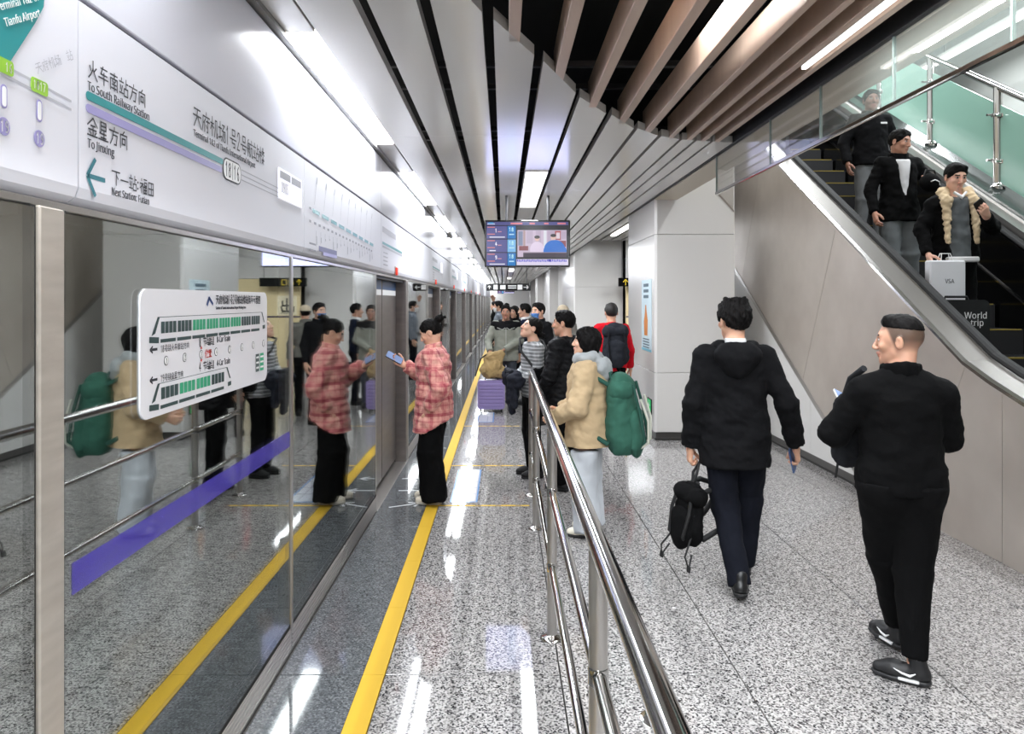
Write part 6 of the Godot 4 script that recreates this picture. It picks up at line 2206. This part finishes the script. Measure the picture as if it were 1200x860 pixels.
func riders(jet: Material, ink: Material):
	# three men who come down the escalator, each on a step of it
	var g := Geo.new()
	var step := func(k: int) -> float: return 0.086 + 0.2308 * k + 0.006
	var m := person({
		"label": "man with a cream fleece collar on the escalator, lowest of three, holding a white bag", "at": P(4.0, step.call(5), 6.66), "turn": -0.12, "h": 1.7, "cell": 0.0125, "head_cell": 0.0046, "top": jet, "pants": jet, "hem": 0.84, "open": 0.1, "bulk": 1.16, "hair": "short", "loose": 0.005, "hairline": 0.066, "pitch": 0.3, "yaw": 0.1, "wob": 0.016,
		"joints": {"ls": Vector3(0.175, 1.34, -0.01), "rs": Vector3(-0.175, 1.34, -0.01), "le": Vector3(0.29, 1.13, 0.04), "lw": Vector3(0.14, 1.2, 0.27), "re": Vector3(-0.28, 1.12, 0.0), "rw": Vector3(-0.27, 0.9, 0.12)}, "ldir": Vector3(-0.5, 0.5, 0.5), "lpalm": Vector3(-0.3, 0.4, -0.8), "lcurl": 0.8, "rcurl": 1.2, "skin": lin(226, 178, 156),
	})
	var f := Field.new(Vector3(-0.2, 0.84, 0.0), Vector3(0.2, 1.5, 0.26), 0.0125)
	f.cap(Vector3(0, 0.84, 0.065), Vector3(0, 1.36, 0.055), 0.105, 0.09, 0.02, 1, 0.9)
	f.clip(Vector3(0, 0.86, 0), Vector3.DOWN)
	f.clip(Vector3(0, 1.43, 0), Vector3(0, 1, 0.4))
	g = Geo.new()
	f.nets(g, Transform3D(), 0.014, 8.0, 3)
	obj("grey_sweatshirt", g, cloth(rgb(92, 96, 98)), m.node)
	g = Geo.new()
	g.box(Vector3(0, 0.85, 0.09), Vector3(0.25, 0.045, 0.19), 0.01)
	obj("white_shirt_hem", g, cloth(rgb(220, 220, 220)), m.node)
	g = Geo.new()
	g.tube([Vector3(-0.05, 1.44, 0.1), Vector3(0, 1.39, 0.138), Vector3(0.05, 1.44, 0.1)], [0.012, 0.018, 0.012], 8)
	obj("white_collar", g, M.white, m.node)
	f = Field.new(Vector3(-0.22, 0.9, -0.16), Vector3(0.22, 1.56, 0.26), 0.011)
	for e in [-1.0, 1.0]:
		f.cap(Vector3(0.1 * e, 1.45, 0.0), Vector3(0.115 * e, 1.36, 0.11), 0.045, 0.044, 0.02)
		f.cap(Vector3(0.115 * e, 1.36, 0.11), Vector3(0.118 * e, 1.0, 0.15), 0.042, 0.022, 0.02, 1, 0.7)
	f.cap(Vector3(0.1, 1.45, 0.0), Vector3(0, 1.47, -0.09), 0.045, 0.045, 0.02)
	f.cap(Vector3(-0.1, 1.45, 0.0), Vector3(0, 1.47, -0.09), 0.045, 0.045, 0.02)
	g = Geo.new()
	f.nets(g, Transform3D(), 0.016, 22.0, 3)
	obj("fleece_collar", g, cloth(rgb(214, 192, 158), 0.95, 0.6), m.node)
	phone("phone held before the chest of the man with the fleece collar", m.l, Vector3(0, 0.02, 0), Basis(Vector3.UP, 0.0), M.black)
	var gr: Transform3D = m.r
	var t := thing("shopping_bag", "white paper bag with small dark lettering held by the lowest escalator rider", "bag", gr.origin + Vector3(0.06, -0.33, 0.05), 0.1)
	g = Geo.new()
	g.box(Vector3(0, 0.17, 0), Vector3(0.33, 0.36, 0.08), 0.012)
	obj("paper_body", g, mat(rgb(226, 226, 230), 0.6), t)
	g = Geo.new()
	for e in [-1.0, 1.0]:
		g.tube([Vector3(-0.06, 0.33, e * 0.03), Vector3(-0.04, 0.41, e * 0.01), Vector3(0.04, 0.41, e * 0.01), Vector3(0.06, 0.33, e * 0.03)], 0.004, 6)
	obj("handle", g, M.white, t)
	text_mesh("lettering", "VSA", 0.05, M.ink, t, Vector3(-0.03, 0.17, 0.041), Basis())
	suitcase("black suitcase lettered World trip on the escalator in front of the lowest rider", P(3.79, step.call(4), 6.29), 0.0, Vector3(0.4, 0.73, 0.26), mat(rgb(26, 26, 28), 0.35), "World")
	var n := person({
		"label": "man in black blazer over a white shirt on the escalator, middle of three", "at": P(3.98, step.call(7), 7.56), "turn": 0.05, "h": 1.74, "cell": 0.013, "head_cell": 0.005, "top": jet, "pants": cloth(rgb(110, 114, 116)), "hem": 0.8, "open": 0.07, "open_low": 0.1, "bulk": 1.1, "hair": "short", "yaw": 0.5, "pitch": 0.2, "collar": jet, "garment": "blazer", "wob": 0.012,
		"joints": {"le": Vector3(0.3, 1.16, 0.06), "lw": Vector3(0.16, 1.14, 0.28), "re": Vector3(-0.28, 1.12, -0.02), "rw": Vector3(-0.3, 0.88, 0.1)}, "ldir": Vector3(-0.5, 0.2, 0.5), "lpalm": Vector3(-0.3, -0.2, -0.8), "lcurl": 0.9, "rcurl": 0.5, "shoes": mat(rgb(190, 170, 140), 0.6), "soles": M.white, "leg": Vector3(0.105, 0.09, 0.08), "skin": lin(190, 142, 120),
	})
	f = Field.new(Vector3(-0.16, 0.9, 0.0), Vector3(0.16, 1.5, 0.24), 0.0125)
	f.cap(Vector3(0.01, 0.98, 0.085), Vector3(0.0, 1.4, 0.05), 0.03, 0.08, 0.02, 1, 0.85)
	f.clip(Vector3(0, 1.46, 0), Vector3(0, 1, 0.3))
	g = Geo.new()
	f.nets(g, Transform3D(), 0.008, 8.0, 3)
	obj("white_shirt", g, cloth(rgb(222, 222, 224)), n.node)
	var cg := thing("camera_bag", "black carry bag held before his chest by the middle escalator rider", "bag", (n.l as Transform3D).origin + Vector3(0.02, -0.05, 0.03), 0.3)
	g = Geo.new()
	g.ball(Vector3(0, 0.02, 0), Vector3(0.11, 0.09, 0.075), 20, 12)
	obj("bag_body", g, jet, cg)
	g = Geo.new()
	g.tube([Vector3(-0.08, 0.07, 0), Vector3(-0.05, 0.14, 0), Vector3(0.05, 0.14, 0), Vector3(0.08, 0.07, 0)], 0.008, 8)
	obj("handle", g, M.rubber, cg)
	g = Geo.new()
	g.tube([Vector3(-0.06, 0.02, 0.068), Vector3(-0.02, 0.035, 0.076), Vector3(0.03, 0.02, 0.074), Vector3(0.05, -0.01, 0.066)], 0.006, 6)
	obj("white_mark", g, M.white, cg)
	person({
		"label": "man in black jacket and grey trousers on the escalator, uppermost of three", "at": P(4.24, step.call(10), 8.68), "turn": 0.0, "h": 1.76, "cell": 0.014, "head_cell": 0.0055, "top": ink, "pants": cloth(rgb(112, 114, 116)), "hem": 0.86, "bulk": 1.16, "hair": "short", "loose": 0.003, "yaw": -0.1, "collar": ink, "wob": 0.013, "skin": lin(150, 108, 92),
		"joints": {"re": Vector3(-0.29, 1.12, -0.02), "rw": Vector3(-0.29, 0.88, 0.08), "le": Vector3(0.29, 1.12, -0.02), "lw": Vector3(0.27, 0.88, 0.1)},
	})
	t = thing("badge", "small white badge on the chest of the uppermost escalator rider", "badge", P(4.33, step.call(10) + 1.36, 8.545))
	g = Geo.new()
	g.box(Vector3.ZERO, Vector3(0.075, 0.022, 0.008), 0.003)
	obj("badge_plate", g, M.white, t)
